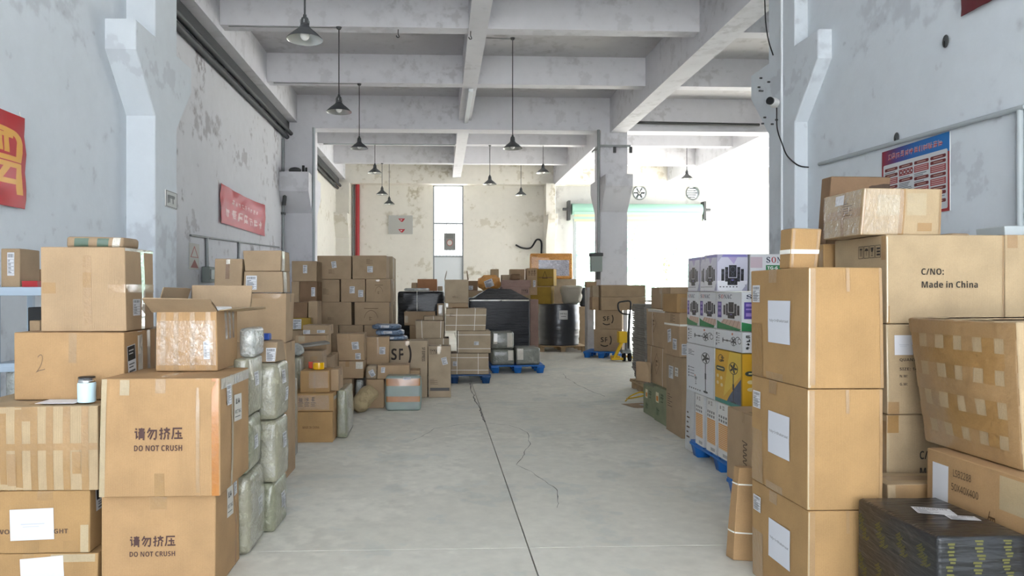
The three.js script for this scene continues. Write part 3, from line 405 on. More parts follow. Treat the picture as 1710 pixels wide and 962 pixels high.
column(XL2 - 0.1, XP(583, 24.9), 24.95, 0.64, 4.12, 3.9, 3.3, 0.5, M.plasterCream, false);
column(XP(1003, D2), XP(1048, D2), D2, 0.65, 4.14, 3.86, 3.32, 0.5, M.beam);
column(XP(912, 24.9), XP(928, 24.9), 24.95, 0.64, 4.12, 3.9, 3.3, 0.5, M.plasterCream, false);
column(XP(1327, D1), XR + 0.28, D1, 0.65, 4.24, 3.93, 3.37, 0.5, M.plasterCool);
// window and door in the end wall
{
  const [x0, y0, x1, y1] = WIN, z = Z(D3) - 0.1, yb = YP(749, 373, D3), yd = YP(749, 428, D3);
  const w = thing('window', 'tall narrow end-wall opening with a bright pane over a barred lower half', 'window'); delete w.userData.category; delete w.userData.label; w.name = 'window_1'; w.userData.kind = 'structure';
  mesh('window_frame', join([boxAt(x0, x0 + 0.05, 0.9, y1, z - 0.04, z + 0.04), boxAt(x1 - 0.05, x1, 0.9, y1, z - 0.04, z + 0.04), boxAt(x0 + 0.05, x1 - 0.05, y1 - 0.05, y1, z - 0.04, z + 0.04), boxAt(x0 + 0.05, x1 - 0.05, yb - 0.03, yb + 0.03, z - 0.04, z + 0.04), boxAt(x0 + 0.05, x1 - 0.05, yd - 0.03, yd + 0.03, z - 0.04, z + 0.04)]), M.steel, w);
  mesh('pane', boxAt(x0 + 0.05, x1 - 0.05, yb + 0.03, y1 - 0.05, z - 0.003, z + 0.003), M.glass, w);
  for (let k = 1; k < 9; k++) mesh('bar', rod([x0 + (x1 - x0) * k / 9, yd + 0.03, z], [x0 + (x1 - x0) * k / 9, yb - 0.03, z], 0.012), M.steel, w);
  mesh('bar', rod([x0 + 0.05, (yb + yd) / 2, z], [x1 - 0.05, (yb + yd) / 2, z], 0.012), M.steel, w);
  mesh('lower_panel', boxAt(x0 + 0.05, x1 - 0.05, 0.9, yd - 0.03, z - 0.02, z + 0.02), M.whitePaint, w);
  const n = thing('notice_board', 'grey notice plate with a red ringed circle on the barred window', 'sign', [XP(751, D3 - 0.02), YP(751, 418, D3 - 0.02), Z(D3) - 0.04]);
  const nb = new Carton(0.42, 0.62, 0.02, { r: 0.004, bulge: 0, wob: 0, warp: 0 }); mesh('plate', nb.body(), M.greyPaint, n); mesh('printed_panel', nb.patch('f', 0.01, 0.01, 0.99, 0.99, { cell: 'notice' }), M.paper, n);
}
// exhaust fans in their round holes
FANS.forEach(([x, y], i) => {
  const f = thing('exhaust_fan', i ? 'right exhaust fan, an open round hole with pale louvre blades' : 'left exhaust fan with dark blades and a white hub in the end wall', 'fan', [x, y, Z(D3) + 0.01]);
  const ring = new THREE.TorusGeometry(0.235, 0.03, 10, 36); mesh('ring', ring, M.steel, f);
  if (i) { for (let k = 0; k < 5; k++) mesh('louvre', boxAt(-0.2 + Math.abs(k - 2) * 0.03, 0.2 - Math.abs(k - 2) * 0.03, -0.17 + k * 0.08, -0.115 + k * 0.08, -0.16, -0.15), M.steel, f); mesh('duct', new THREE.CylinderGeometry(0.232, 0.232, 0.24, 32, 1, true).rotateX(Math.PI / 2).translate(0, 0, -0.12), M.darkSteel, f); } else {
    for (let k = 0; k < 6; k++) { const b = new THREE.BoxGeometry(0.16, 0.085, 0.006); b.rotateX(0.5); b.translate(0.12, 0, -0.05); b.rotateZ(k * Math.PI / 3); mesh('blade', b, M.darkSteel, f); }
    mesh('hub', cyl(0.055, 0.055, 0.07, 0, -0.035, 0).rotateX(Math.PI / 2).translate(0, 0, -0.04), M.white, f);
    mesh('guard', join([0.1, 0.16].map((r) => new THREE.TorusGeometry(r, 0.005, 6, 32)).concat([0, 1, 2].map((k) => rod([-0.22 * Math.cos(k * 1.047), -0.22 * Math.sin(k * 1.047), 0], [0.22 * Math.cos(k * 1.047), 0.22 * Math.sin(k * 1.047), 0], 0.005)))), M.steel, f);
  }
});
// roller shutter over the loading door: two rolled drums, brackets, guide rails
{
  const D = D3 - 0.25, x0 = XP(950, D), x1 = XP(1176, D), s = thing('roller_shutter', 'rolled-up pale green roller shutter above the bright loading door', 'shutter', [0, 0, Z(D)]);
  const roll = (y, r) => { const g = new THREE.CylinderGeometry(r, r, x1 - x0 - 0.2, 28); g.rotateZ(Math.PI / 2); g.translate((x0 + x1) / 2, y, 0); return g; };
  mesh('shutter_roll', roll(YP(1060, 350, D), 0.2), std({ color: 0x93bfae, roughness: 0.6 }), s);
  for (let k = 0; k < 4; k++) mesh('slat', boxAt(x0 + 0.15, x1 - 0.15, YP(1060, 371, D) + k * 0.085, YP(1060, 371, D) + k * 0.085 + 0.08, 0.17, 0.195, 0.006), std({ color: k % 2 ? 0xa9cdbf : 0xc4c2a4, roughness: 0.6 }), s);
  for (const x of [x0, x1]) mesh('bracket', join([boxAt(x - 0.04, x + 0.04, YP(1060, 368, D), YP(1060, 336, D), -0.24, 0.1), rod([x, YP(1060, 350, D), 0], [x + (x === x0 ? -0.22 : 0.22), YP(1060, 350, D), 0], 0.05)]), M.darkSteel, s);
  for (const x of [DOOR[0], DOOR[1]]) mesh('guide_rail', boxAt(x - 0.05, x + 0.05, 0, DOOR[2] + 0.1, 0.0, 0.1), M.greyPaint, s);
}
// steel rail and pipes along the left wall under the edge beam
for (const [a, b, i] of [[D1 + 0.7, D2, 0], [D2 + 0.7, 24.9, 1]]) {
  const t = thing('wall_rail', i ? 'dark steel rail under the edge beam of the far left bay' : 'dark steel rail and pipes under the edge beam of the middle left bay', 'rail', [XL2, 5.0, Z(a)]);
  mesh('rail', boxAt(0.005, 0.12, 0.17, 0.355, 0, -(b - a), 0.01), M.darkSteel, t);
  mesh('pipe', rod([0.16, 0.10, 0], [0.16, 0.10, -(b - a)], 0.045, 12), M.darkSteel, t);
  mesh('pipe', rod([0.07, 0.02, 0], [0.07, 0.02, -(b - a)], 0.05, 12), M.darkSteel, t);
}
{ const D = D2 - 0.28, X = XP(468, D), t = thing('wall_pipes', 'dark vertical pipes beside the second left column below the rail', 'pipe', [X, 0, Z(D)]);
  mesh('pipe', rod([-0.07, 1.3, 0], [-0.07, 4.93, 0], 0.05, 12), M.darkSteel, t); mesh('pipe', rod([0.05, 1.3, -0.05], [0.05, 4.93, -0.05], 0.035, 12), M.steel, t);
  for (const y of [2.2, 3.2, 4.1]) mesh('clamp', boxAt(-0.14, 0.1, y, y + 0.05, -0.09, 0.055), M.darkSteel, t);
  mesh('elbow', tube([[-0.07, 4.0, 0.03], [0.02, 3.9, 0.14], [0.12, 3.75, 0.1], [0.1, 3.4, 0.08]], 0.05), M.darkSteel, t); }
// conduits
function conduit(label, pts, r = 0.014, mat = M.greyPaint, name = 'conduit', cat = 'pipe') { const l = []; for (let i = 0; i < pts.length - 1; i++) l.push(rod(pts[i], pts[i + 1], r)); return tag(mesh(name, join(l), mat), label, cat); }
const onX = (X, px, py) => { const D = (() => { let d = X * F / (px - 735); for (let k = 0; k < 6; k++) d *= X / XP(px, d); return d; })(); return [X, YP(px, py, D), -D]; };
conduit('grey conduit running along the right wall above the poster', [onX(XR - 0.03, 1368, 274), onX(XR - 0.03, 1712, 178)], 0.02, M.greyPaint);
conduit('vertical conduit dropping down the right wall at the picture edge', [onX(XR - 0.03, 1703, 184), onX(XR - 0.03, 1703, 400)], 0.022);
conduit('grey conduit along the left wall below the small red banner', [onX(XL2 + 0.025, 318, 393), onX(XL2 + 0.025, 466, 413)], 0.016, M.steel);
conduit('vertical conduit down to the left wall switch box', [onX(XL2 + 0.02, 345, 397), onX(XL2 + 0.02, 346, 452)], 0.03, M.steel);
conduit('short vertical conduit on the left wall right of the switch box', [onX(XL2 + 0.02, 399, 405), onX(XL2 + 0.02, 399, 450)], 0.025, M.steel);
conduit('thin white pipe up the corner of the second left column', [[XP(524, D2 - 0.06), 1.4, Z(D2 - 0.06)], [XP(524, D2 - 0.06), FR, Z(D2 - 0.06)]], 0.035, M.greyPaint);
conduit('thin rod under the first cross beam holding the lamp wire', [[XP(382, 10.88), SEC - 0.03, Z(10.88)], [XP(568, 10.88), SEC - 0.03, Z(10.88)]], 0.009, M.steel);
conduit('thin rod under the second cross beam holding the lamp wire', [[XP(457, 13.8), SEC - 0.03, Z(13.8)], [XP(602, 13.8), SEC - 0.03, Z(13.8)]], 0.009, M.steel);
conduit('thin rod beside the middle beam holding the lamp wire', [[XP(790, 12.5), YP(790, 62, 12.5), Z(12.5)], [XP(857, 12.5), YP(857, 65, 12.5), Z(12.5)]], 0.009, M.steel);
conduit('pale rod crossing the far bay under its first beam', [[XP(540, 19.45), SEC - 0.03, Z(19.45)], [XP(760, 19.45), SEC - 0.03, Z(19.45)]], 0.016, M.greyPaint);
conduit('dark pipe under the frame beam right of the middle column', [[XP(1060, D2 - 0.08), YP(1060, 206, D2), Z(D2 - 0.08)], [XP(1268, D2 - 0.08), YP(1268, 210, D2), Z(D2 - 0.08)]], 0.035, M.darkSteel);
conduit('red fire water pipe rising up the end wall', [[XP(597, D3 - 0.1), 0.02, Z(D3 - 0.1)], [XP(597, D3 - 0.1), FR, Z(D3 - 0.1)]], 0.075, M.redPaint);
conduit('grey drain pipe beside the red fire water pipe', [[XP(590.5, D3 - 0.08), 0.02, Z(D3 - 0.08)], [XP(590.5, D3 - 0.08), FR, Z(D3 - 0.08)]], 0.035, M.steel);
conduit('vertical trunking on the aisle side of the near right column', [[XP(1306, 8.28), 0.6, Z(8.28)], [XP(1306, 8.28), FR, Z(8.28)]], 0.02, M.whitePaint);
{ const x = (XB[1][0] + XB[1][1]) / 2; tag(mesh('trunking', boxAt(x - 0.02, x + 0.07, 5.37, 5.439, Z(14.1), Z(D2 - 0.01), 0.006), M.whitePaint), 'pale trunking strip under the middle ceiling beam', 'trunking'); }
for (const [px, py, D, l] of [[665, 44, 10.9, 'small dark hook under the first cross beam left of the middle beam'], [786, 52, 10.9, 'small dark hook on the middle ceiling beam near the first cross beam']]) { const y = py === 44 ? SEC : 5.44, t = thing('ceiling_hook', l, 'hook', [XP(px, D + 0.1), y - 0.12, Z(D + 0.1)]); mesh('hook', tube([[0, 0.12, 0], [0, 0.05, 0], [0.015, 0.005, 0], [-0.015, 0.0, 0], [-0.03, 0.03, 0]], 0.008, 20), M.darkSteel, t); }
{ const D = D2 - 0.07, x = XP(1001, D), t = thing('switch_box', 'grey steel switch box with pipes on the middle column', 'electrical box', [XP(995, D), YP(995, 454, D), Z(D - 0.02)]);
  mesh('box', boxAt(-0.13, 0.13, 0, 0.4, -0.09, 0.09, 0.015), std({ color: 0x8d9791, roughness: 0.5 }), t); mesh('box_cap', boxAt(-0.15, 0.15, 0.36, 0.44, -0.1, 0.1, 0.015), M.darkSteel, t);
  mesh('pipe', rod([0.06, 0.44, 0], [0.06, FR - YP(995, 454, D), 0], 0.035, 10), M.steel, t); mesh('cable_bundle', rod([0.05, -0.18, 0], [0.05, 0, 0], 0.05, 8), M.darkSteel, t); }
{ const D = D2 - 0.1, t = thing('column_clamp', 'dark steel clamp frame around the top of the middle column', 'bracket', [0, YP(1025, 243, D), Z(D2)]);
  const a = XP(1003, D2) - 0.06, b = XP(1048, D2) + 0.06; mesh('band', join([boxAt(a, b, -0.025, 0.025, 0.005, 0.06), boxAt(a, a + 0.05, -0.025, 0.025, -0.7, 0.005), boxAt(b - 0.05, b, -0.025, 0.025, -0.7, 0.005)]), M.steel, t);
  for (const x of [a, (a + b) / 2, b]) mesh('hook', boxAt(x - 0.03, x + 0.03, -0.16, -0.02, 0.03, 0.08), M.darkSteel, t); }
{ const p = onX(XL2 + 0.07, 348, 472), t = thing('switch_box', 'small grey switch box on the left wall under a conduit', 'electrical box', p, Math.PI / 2);
  mesh('box', boxAt(-0.13, 0.13, 0, 0.24, -0.06, 0.06, 0.012), std({ color: 0x7f8783, roughness: 0.5 }), t); mesh('cover', boxAt(-0.1, 0.1, 0.05, 0.2, 0.06, 0.075, 0.006), M.steel, t); }
{ const p = onX(XP(1327, D1) - 0.06, 1296, 172), t = thing('security_camera', 'white and black dome security camera on the near right column', 'camera', p, -0.9);
  mesh('base', cyl(0.055, 0.05, 0.05, 0, 0, 0).rotateZ(Math.PI / 2), M.white, t); mesh('housing', new THREE.CapsuleGeometry(0.05, 0.08, 8, 18).rotateX(Math.PI / 2).translate(0, 0, 0.06), M.white, t); mesh('lens', new THREE.CylinderGeometry(0.044, 0.044, 0.03, 20).rotateX(Math.PI / 2).translate(0, 0, 0.145), M.black, t); }
tag(mesh('camera_cable', tube([onX(3.93, 1297, 180), onX(3.93, 1298, 215), onX(3.93, 1306, 240), onX(3.93, 1316, 262)].concat([[XP(1334, D1 - 0.02), YP(1334, 277, D1), -D1 + 0.02], [XP(1352, D1 - 0.02), YP(1352, 280, D1), -D1 + 0.02]]), 0.008, 40), M.black), 'thin black cable looping down from the security camera', 'cable');
tag(mesh('wall_cable', tube([onX(3.93, 1277, 0), onX(3.93, 1279, 40), onX(3.93, 1284, 70), onX(3.93, 1291, 92)], 0.008, 30), M.black), 'thin black cable on the column above the security camera', 'cable');
tag(mesh('wall_cable', tube([[XP(861, 25.5), YP(861, 409, 25.5), -25.5], [XP(872, 25.5), YP(872, 414, 25.5), -25.5], [XP(886, 25.5), YP(886, 414, 25.5), -25.5], [XP(897, 25.5), YP(897, 400, 25.5), -25.5], [XP(903, 25.5), YP(903, 402, 25.5), -25.5], [XP(904, 25.5), YP(904, 425, 25.5), -25.5]], 0.035, 40), M.black), 'thick black cable hanging in a loop on the end wall', 'cable');
// flat things on the walls
function plate(name, label, cat, cell, w, h, pos, turn, o = {}) { const t = thing(name, label, cat, pos, turn), b = new Carton(w, h, o.d ?? 0.012, { r: 0.003, bulge: 0, wob: 0, warp: o.warp ?? 0.002 }); mesh('backing', b.body(), o.m ?? M.white, t); mesh(o.part ?? 'printed_panel', b.patch('f', 0.002, 0.002, 0.998, 0.998, { cell }), M.paper, t); return t; }
{ const p = onX(XR - 0.012, 1586, 352), q = onX(XR - 0.012, 1472, 258), W = Math.abs(p[2] - q[2]); plate('safety_poster', 'safety poster with a blue headline and red text blocks on the right wall', 'poster', 'poster', W, q[1] - p[1] + 0.02, [XR - 0.008, p[1], (p[2] + q[2]) / 2], -Math.PI / 2, { d: 0.004 }); }
{ const p = onX(-3.1, 288, 348); plate('small_sign', 'small grey stencilled sign on the near left column', 'sign', 'sign', 0.36, 0.19, [-3.1, p[1], -8.42], Math.PI / 2); }
{ const p = onX(XL2 + 0.01, 324, 450); plate('leaflet', 'small red and white leaflet on the left wall behind the open carton', 'leaflet', 'leaflet', 0.42, 0.38, p, Math.PI / 2); }
{ const D = D3 - 0.03; plate('hydrant_panel', 'pale hydrant panel with two red markers on the end wall', 'panel', 'hydrant', XP(689, D) - XP(649, D), YP(669, 360, D) - YP(669, 391, D), [XP(669, D), YP(669, 391, D), Z(D)], 0, { d: 0.05, m: M.greyPaint }); }
function banner(name, label, cell, pa, pb, off, hgt, sag, seed) {       // a cloth on a left or right wall: a waving sheet with thickness
  const W = Math.hypot(pb[2] - pa[2], 0.0), n = 22, m = 10, C = AT[cell], pos = [], uv = [], idx = [], side = Math.sign(off), t = thing(name, label, 'banner', [pa[0], pa[1] - hgt, pa[2]]);
  for (const back of [0, 1]) for (let j = 0; j <= m; j++) for (let i = 0; i <= n; i++) { const s = i / n, v = j / m; const bump = 0.022 * noise3(s * 8, v * 3.5, seed) + 0.028 * Math.sin(s * 9 + v * 5 + seed) * (1 - v) * v * 2 + 0.03; pos.push(off + side * (bump - back * 0.004), v * hgt - sag * 4 * s * (1 - s) * v, (pb[2] - pa[2]) * s + 0.012 * noise3(v * 4, seed, s)); uv.push(C.u0 + (C.u1 - C.u0) * s, C.v0 + (C.v1 - C.v0) * v); }
  const k = (n + 1) * (m + 1); for (const back of [0, 1]) for (let j = 0; j < m; j++) for (let i = 0; i < n; i++) { const a = back * k + j * (n + 1) + i, b = a + 1, c = a + n + 2, d = a + n + 1; (back === 0) === (side > 0) ? idx.push(a, c, b, a, d, c) : idx.push(a, b, c, a, c, d); }
  mesh('cloth', geo(pos, null, uv, idx), M.banner, t);
  mesh('hanging_cord', join([rod([off, hgt, 0], [0, hgt + 0.05, -0.04 * Math.sign(pb[2] - pa[2])], 0.003), rod([off, hgt, pb[2] - pa[2]], [0, hgt + 0.05, pb[2] - pa[2]], 0.003)]), M.strap, t); return t;
}
banner('red_banner', 'large red banner with orange characters at the left picture edge', 'bannerA', [XL, 2.86, -4.35], [XL, 2.86, -5.99], 0.012, 0.74, 0, 3);
{ const a = onX(XL2, 365, 306), b = onX(XL2, 439, 343); banner('red_banner', 'small sagging red banner with pale characters on the middle left wall', 'bannerB', a, b, 0.012, 0.64, 0.03, 8); }
{ const a = onX(XR, 1671, 0), b = onX(XR, 1613, 28); banner('dark_red_banner', 'dark red banner corner high on the right wall', 'bannerC', [XR, b[1] + 0.6, b[2] + 1.0], [XR, b[1] + 0.6, b[2]], -0.012, 0.6, 0, 5); }
for (const [px, py, l] of [[1579, 69, 'upper dark oval wall plate right of the near column'], [1497, 231, 'lower dark oval wall plate just above the safety poster']]) { const p = onX(XR - 0.012, px, py), t = thing('wall_plate', l, 'plate', p, -Math.PI / 2); mesh('plate', new THREE.SphereGeometry(0.045, 16, 10).scale(0.8, 1.2, 0.25), M.darkSteel, t); mesh('hook', rod([0, 0, 0.01], [0.01, -0.05, 0.02], 0.006), M.black, t); }
{ const R = rng(9); for (let k = 0; k < 14; k++) { const p = onX(XP(1327, D1) - 0.004, 1268 + R() * 40, 118 + R() * 90); if (Math.abs(p[1] - 3.68) < 0.08) continue; tag(mesh('anchor_bolt', new THREE.CylinderGeometry(0.011, 0.011, 0.05, 8).rotateZ(Math.PI / 2).translate(p[0], p[1], p[2]), M.darkSteel), 'short rusty anchor bolt in the near right column round the security camera', 'bolt', 'anchor bolts round the security camera'); } }
// debris on the corbel of the second left column
{ const t = thing('scrap_bundle', 'dark scraps lying on the corbel of the second left column', 'scrap', [XP(497, D2 - 0.25), 4.15, Z(D2 - 0.25)]); mesh('lump', new THREE.IcosahedronGeometry(0.09, 2).scale(1.6, 0.8, 1).translate(-0.06, 0.06, 0), M.darkSteel, t); mesh('stub', join([cyl(0.03, 0.03, 0.16, 0.14, 0, 0.05), cyl(0.025, 0.025, 0.12, 0.2, 0, 0.02)]), M.black, t); }
// pendant lamps: canopy, wire, cap, shade, bulb
const SH = lathe([[0.036, 0.15], [0.046, 0.145], [0.062, 0.118], [0.085, 0.098], [0.125, 0.066], [0.165, 0.028], [0.188, 0.004], [0.19, -0.002]]);
const SHI = lathe([[0.186, -0.002], [0.184, 0.004], [0.161, 0.026], [0.121, 0.062], [0.08, 0.094], [0.056, 0.114], [0.0, 0.12]]);
const CAP = lathe([[0, 0.262], [0.018, 0.26], [0.02, 0.235], [0.034, 0.225], [0.042, 0.2], [0.047, 0.15], [0.046, 0.145], [0.0, 0.145]], 24);
const BULB = new THREE.SphereGeometry(0.05, 20, 14).scale(1, 1.15, 1).translate(0, 0.045, 0), VENT = boxAt(-0.006, 0.006, 0.165, 0.2, 0.036, 0.05);
const lamps = [
  [509, 66, 7.6, 6.0, 'nearest hanging lamp, largest at upper left with its bulb in view'], [566, 187, 10.86, 5.42, 'second hanging lamp from the front on the left'], [600, 248, 13.8, 5.42, 'third hanging lamp on the left below the frame beam'],
  [626, 289, 19.6, 5.46, 'fourth hanging lamp on the left, over the carton wall'], [638, 325, 22.5, 5.46, 'fifth hanging lamp on the left, paler and farther back'], [650, 341, 24.3, 5.99, 'sixth hanging lamp on the left, lowest and farthest'],
  [856, 248, 12.5, 5.875, 'large dark hanging lamp right of the middle ceiling beam'], [818, 308, 19.62, 5.46, 'lowest dark hanging lamp right of the end-wall window'], [907, 289, 19.6, 5.99, 'hanging lamp just left of the middle column'], [870, 326, 23.6, 5.99, 'pale far hanging lamp between the two dark ones at right'], [1147, 299, 20.2, 5.99, 'hanging lamp in the bright right aisle before the exhaust fans'],
];
for (const [px, py, D, yt, label] of lamps) {
  const y = YP(px, py, D), t = thing('pendant_lamp', label, 'lamp', [XP(px, D), y, Z(D)], 0, 'hanging factory lamps');
  const s = D > 12 && D < 14 ? 0.9 : 1;
  mesh('shade', SH, M.shadeOut, t).scale.setScalar(s); mesh('reflector', SHI, M.shadeIn, t).scale.setScalar(s); mesh('cap', CAP, M.darkSteel, t).scale.setScalar(s); mesh('bulb', BULB, M.bulb, t).scale.setScalar(s);
  if (D < 12) for (let k = 0; k < 6; k++) { const v = mesh('vent_rib', VENT, M.steel, t); v.rotation.y = k * Math.PI / 3; }
  mesh('wire', rod([0, 0.25 * s, 0], [0, yt - y, 0], D < 8 ? 0.011 : 0.009, 6), M.darkSteel, t); mesh('canopy', cyl(0.03, 0.045, 0.03, 0, yt - y - 0.03, 0, 12), M.darkSteel, t);
}
{ const D = 23.5, y = YP(1247, 333, D), t = thing('ceiling_fan', 'white ceiling fan fading into the bright right aisle', 'fan', [XP(1247, D), y, Z(D)]);
  mesh('rod', rod([0, 0.1, 0], [0, 6.0 - y, 0], 0.02), M.white, t); mesh('motor', lathe([[0, 0.14], [0.05, 0.13], [0.16, 0.06], [0.17, 0], [0.1, -0.07], [0, -0.08]]), M.white, t);
  for (let k = 0; k < 3; k++) { const b = boxAt(0.15, 0.75, 0.0, 0.012, -0.07, 0.07, 0.005); b.rotateX(0.15); b.rotateY(0.35 + k * 2.094); mesh('blade', b, M.white, t); } }
// outside: trees behind the loading door
{
  const R = rng(55), leafM = phy({ color: 0xbcd6cb, roughness: 0.7, transmission: 0.35, thickness: 0 });
  for (const [x, d, h, l] of [[5.6, 32, 5, 'pale green tree outside the loading door, left of the middle column'], [8.6, 34, 6, 'broad green tree outside the loading door, right of the middle column'], [11.4, 36, 5.5, 'green tree outside the loading door at its right edge']]) {
    const t = thing('tree', l, 'tree', [x, -0.13, Z(d)]); mesh('trunk', join([cyl(0.16, 0.09, h * 0.6, 0, 0, 0, 10), rod([0, h * 0.45, 0], [0.8, h * 0.8, 0.2], 0.05), rod([0, h * 0.4, 0], [-0.8, h * 0.75, -0.1], 0.05)]), M.wood, t);
    const leaf = new THREE.PlaneGeometry(0.14, 0.2, 1, 2), n = 2600, im = new THREE.InstancedMesh(leaf, leafM, n), o = new THREE.Object3D(); im.name = 'foliage'; im.userData.kind = 'stuff';
    for (let k = 0; k < n; k++) { const a = R() * 6.283, b = Math.acos(2 * R() - 1), r = Math.cbrt(R()) * 1.9 * (0.8 + 0.4 * noise3(a, b, x)); o.position.set(r * Math.sin(b) * Math.cos(a) * 1.15, h * 0.62 + r * Math.cos(b) * h * 0.3, r * Math.sin(b) * Math.sin(a)); o.rotation.set(R() * 3, R() * 6, R() * 3); o.updateMatrix(); im.setMatrixAt(k, o.matrix); }
    t.add(im);
  }
}
// ---------------------------------------------------------------- near left: cartons at the picture edge
const sideTape = (f, u, c = 'tan', w = 0.05) => [f, u - w, 0, u + w, 1, c];
B('dnc1', 'lower of the two DO NOT CRUSH cartons, standing on the floor', { x: [168, 358], y: 825, D: 3.5, dep: 0.44, m: KR.a, t: 0.02, seam: 'z', c: { bulge: 0.006 }, ink: [['dnc', 'f', 0.24, 0.36, 0.66, 0.6]], tape: [['f', 0.43, 0.85, 0.57, 1], ['r', 0.78, 0, 0.84, 1, 'orange']], lab: [['recv', 'r', 0.42, 0.62, 0.68, 0.93, -0.06], ['s1', 'r', 0.72, 0.78, 0.88, 0.98]] });
B('dnc2', 'upper DO NOT CRUSH carton carrying the open carton', { x: [167, 368], y: 632, D: 3.45, dep: 0.5, on: 'dnc1', m: KR.a, seam: 'z', tp: 'clear', c: { bulge: 0.007, warp: 0.008 }, ink: [['dnc', 'f', 0.28, 0.37, 0.70, 0.6]], tape: [['f', 0.46, 0, 0.54, 0.2], ['f', 0.80, 0, 0.83, 1, 'clear'], ['f', 0.93, 0, 0.99, 1, 'orange'], ['f', 0.16, 0.86, 0.24, 0.99, 'pale'], ['f', 0.0, 0, 0.05, 1, 'pale'], ['r', 0.32, 0, 0.38, 1, 'pale'], ['r', 0.02, 0.9, 0.98, 0.99, 'silver']], lab: [['s1', 'r', 0.18, 0.74, 0.32, 0.92], ['recv', 'r', 0.40, 0.56, 0.66, 0.8, -0.05]] });
B('lowC', 'bottom carton at the left edge with a tilted white sheet on its front', { x: [-70, 163], y: 925, D: 3.5, dep: 0.5, m: KR.b, lab: [['blank', 'f', 0.45, 0.1, 0.76, 0.92, 0.08]], seam: 'z', tape: [['f', 0.66, 0.8, 0.98, 0.98, 'pale']] });
B('lowB', 'printed LIGHT carton at the left edge with a white sheet over its lettering', { x: [-70, 150], y: 820, D: 3.5, dep: 0.5, on: 'lowC', m: KR.b, seam: false, tape: [['f', 0.6, 0.85, 0.72, 1], ['f', 0.5, 0, 0.62, 0.2], ['f', 0.8, 0, 0.92, 0.2], ['f', 0.93, 0.0, 0.99, 0.45, 'pale']], ink: [['light', 'f', 0.16, 0.30, 0.84, 0.42]], lab: [['sheet2', 'f', 0.40, 0.22, 0.73, 0.72, 0.03], ['dark', 'r', 0.1, 0.62, 0.42, 0.98, 0.06]] });
B('lowA', 'carton at the left edge crossed by many tape strips, under the insulated cup', { x: [-70, 163], y: 678, D: 3.5, dep: 0.62, on: 'lowB', m: KR.p, seam: 'z', c: { warp: 0.01, bulge: 0.006 }, tape: [...[0.33, 0.44, 0.55, 0.66, 0.78, 0.91].map((u) => ['f', u - 0.025, 0, u + 0.025, 1, 'tan']), ['f', 0, 0.48, 1, 0.56, 'tan'], ['f', 0.36, 0.06, 0.42, 0.44, 'clear'], ['f', 0.82, 0.2, 0.88, 0.46, 'tan']]});
B('box2', 'carton with a handwritten figure 2, behind the insulated cup', { x: [22, 206], y: 555, D: 3.68, dep: 0.4, on: 'lowA', m: KR.a, c: { warp: 0.006 }, seam: false, ink: [['two', 'f', 0.2, 0.38, 0.29, 0.7]], tape: [['f', 0.5, 0.55, 0.57, 1, 'clear'], ['r', 0.4, 0, 0.55, 1, 'silver'], ['r', 0.7, 0, 0.8, 1, 'dark']], lab: [['dark', 'r', 0.08, 0.35, 0.32, 0.8, 0.1]] });
B('box2top', 'tall carton with a clear tape seam, topmost of the left edge stack', { x: [68, 208], y: 412, D: 3.72, dep: 0.36, on: 'box2', m: KR.c, seam: false, c: { warp: 0.008 }, tape: [['f', 0.5, 0, 0.6, 1, 'clear'], ['f', 0.5, 0.52, 0.6, 0.7, 'tan'], ['f', 0.02, 0.45, 0.18, 0.58], [['f', 0.8, 0.46, 1, 0.56, 'clear'], ['r', 0, 0.46, 1, 0.56]], [['r', 0.52, 0, 0.64, 1, 'silver'], ['t', 0.98, 0.4, 1, 0.5]], ['r', 0, 0.96, 1, 1, 'silver']], lab: [['s4', 'r', 0.2, 0.18, 0.46, 0.38]] });
B('flatgreen', 'flat brown parcel with green tape lying on the tallest left edge carton', { x: [112, 206], y: 395, D: 3.86, dep: 0.2, on: 'box2top', m: KR.d, seam: false, soft: true, tape: [['f', 0.15, 0.1, 0.4, 0.9, 'green'], ['f', 0.55, 0.1, 0.75, 0.9, 'green'], ['f', 0.82, 0, 0.95, 1, 'silver']] });
{ // insulated cup and sheet of paper on the taped carton
  const y = TOP.lowA + 0.006, D = 3.57, t = thing('insulated_cup', 'pale blue insulated cup with a black and steel lid on the taped carton', 'cup', [XP(145, D), y, Z(D)]);
  mesh('cup_body', lathe([[0, 0], [0.036, 0], [0.041, 0.005], [0.042, 0.09], [0.040, 0.096], [0.036, 0.1], [0, 0.1]]), std({ color: 0xc6e2ee, roughness: 0.35 }), t);
  mesh('steel_band', lathe([[0.0365, 0.096], [0.041, 0.099], [0.040, 0.118], [0, 0.118]]), phy({ color: 0xc8c8c8, metalness: 1, roughness: 0.2 }), t); mesh('lid', lathe([[0.0385, 0.1175], [0.0385, 0.122], [0.035, 0.125], [0, 0.125]]), M.black, t);
  tag(mesh('paper_sheet', boxAt(XP(62, 3.55), XP(128, 3.55), TOP.lowA + 0.006, TOP.lowA + 0.0075, Z(3.66), Z(3.53)), std({ color: 0xe6e4e6, roughness: 0.8 })), 'loose white sheet of paper lying beside the insulated cup', 'paper'); }
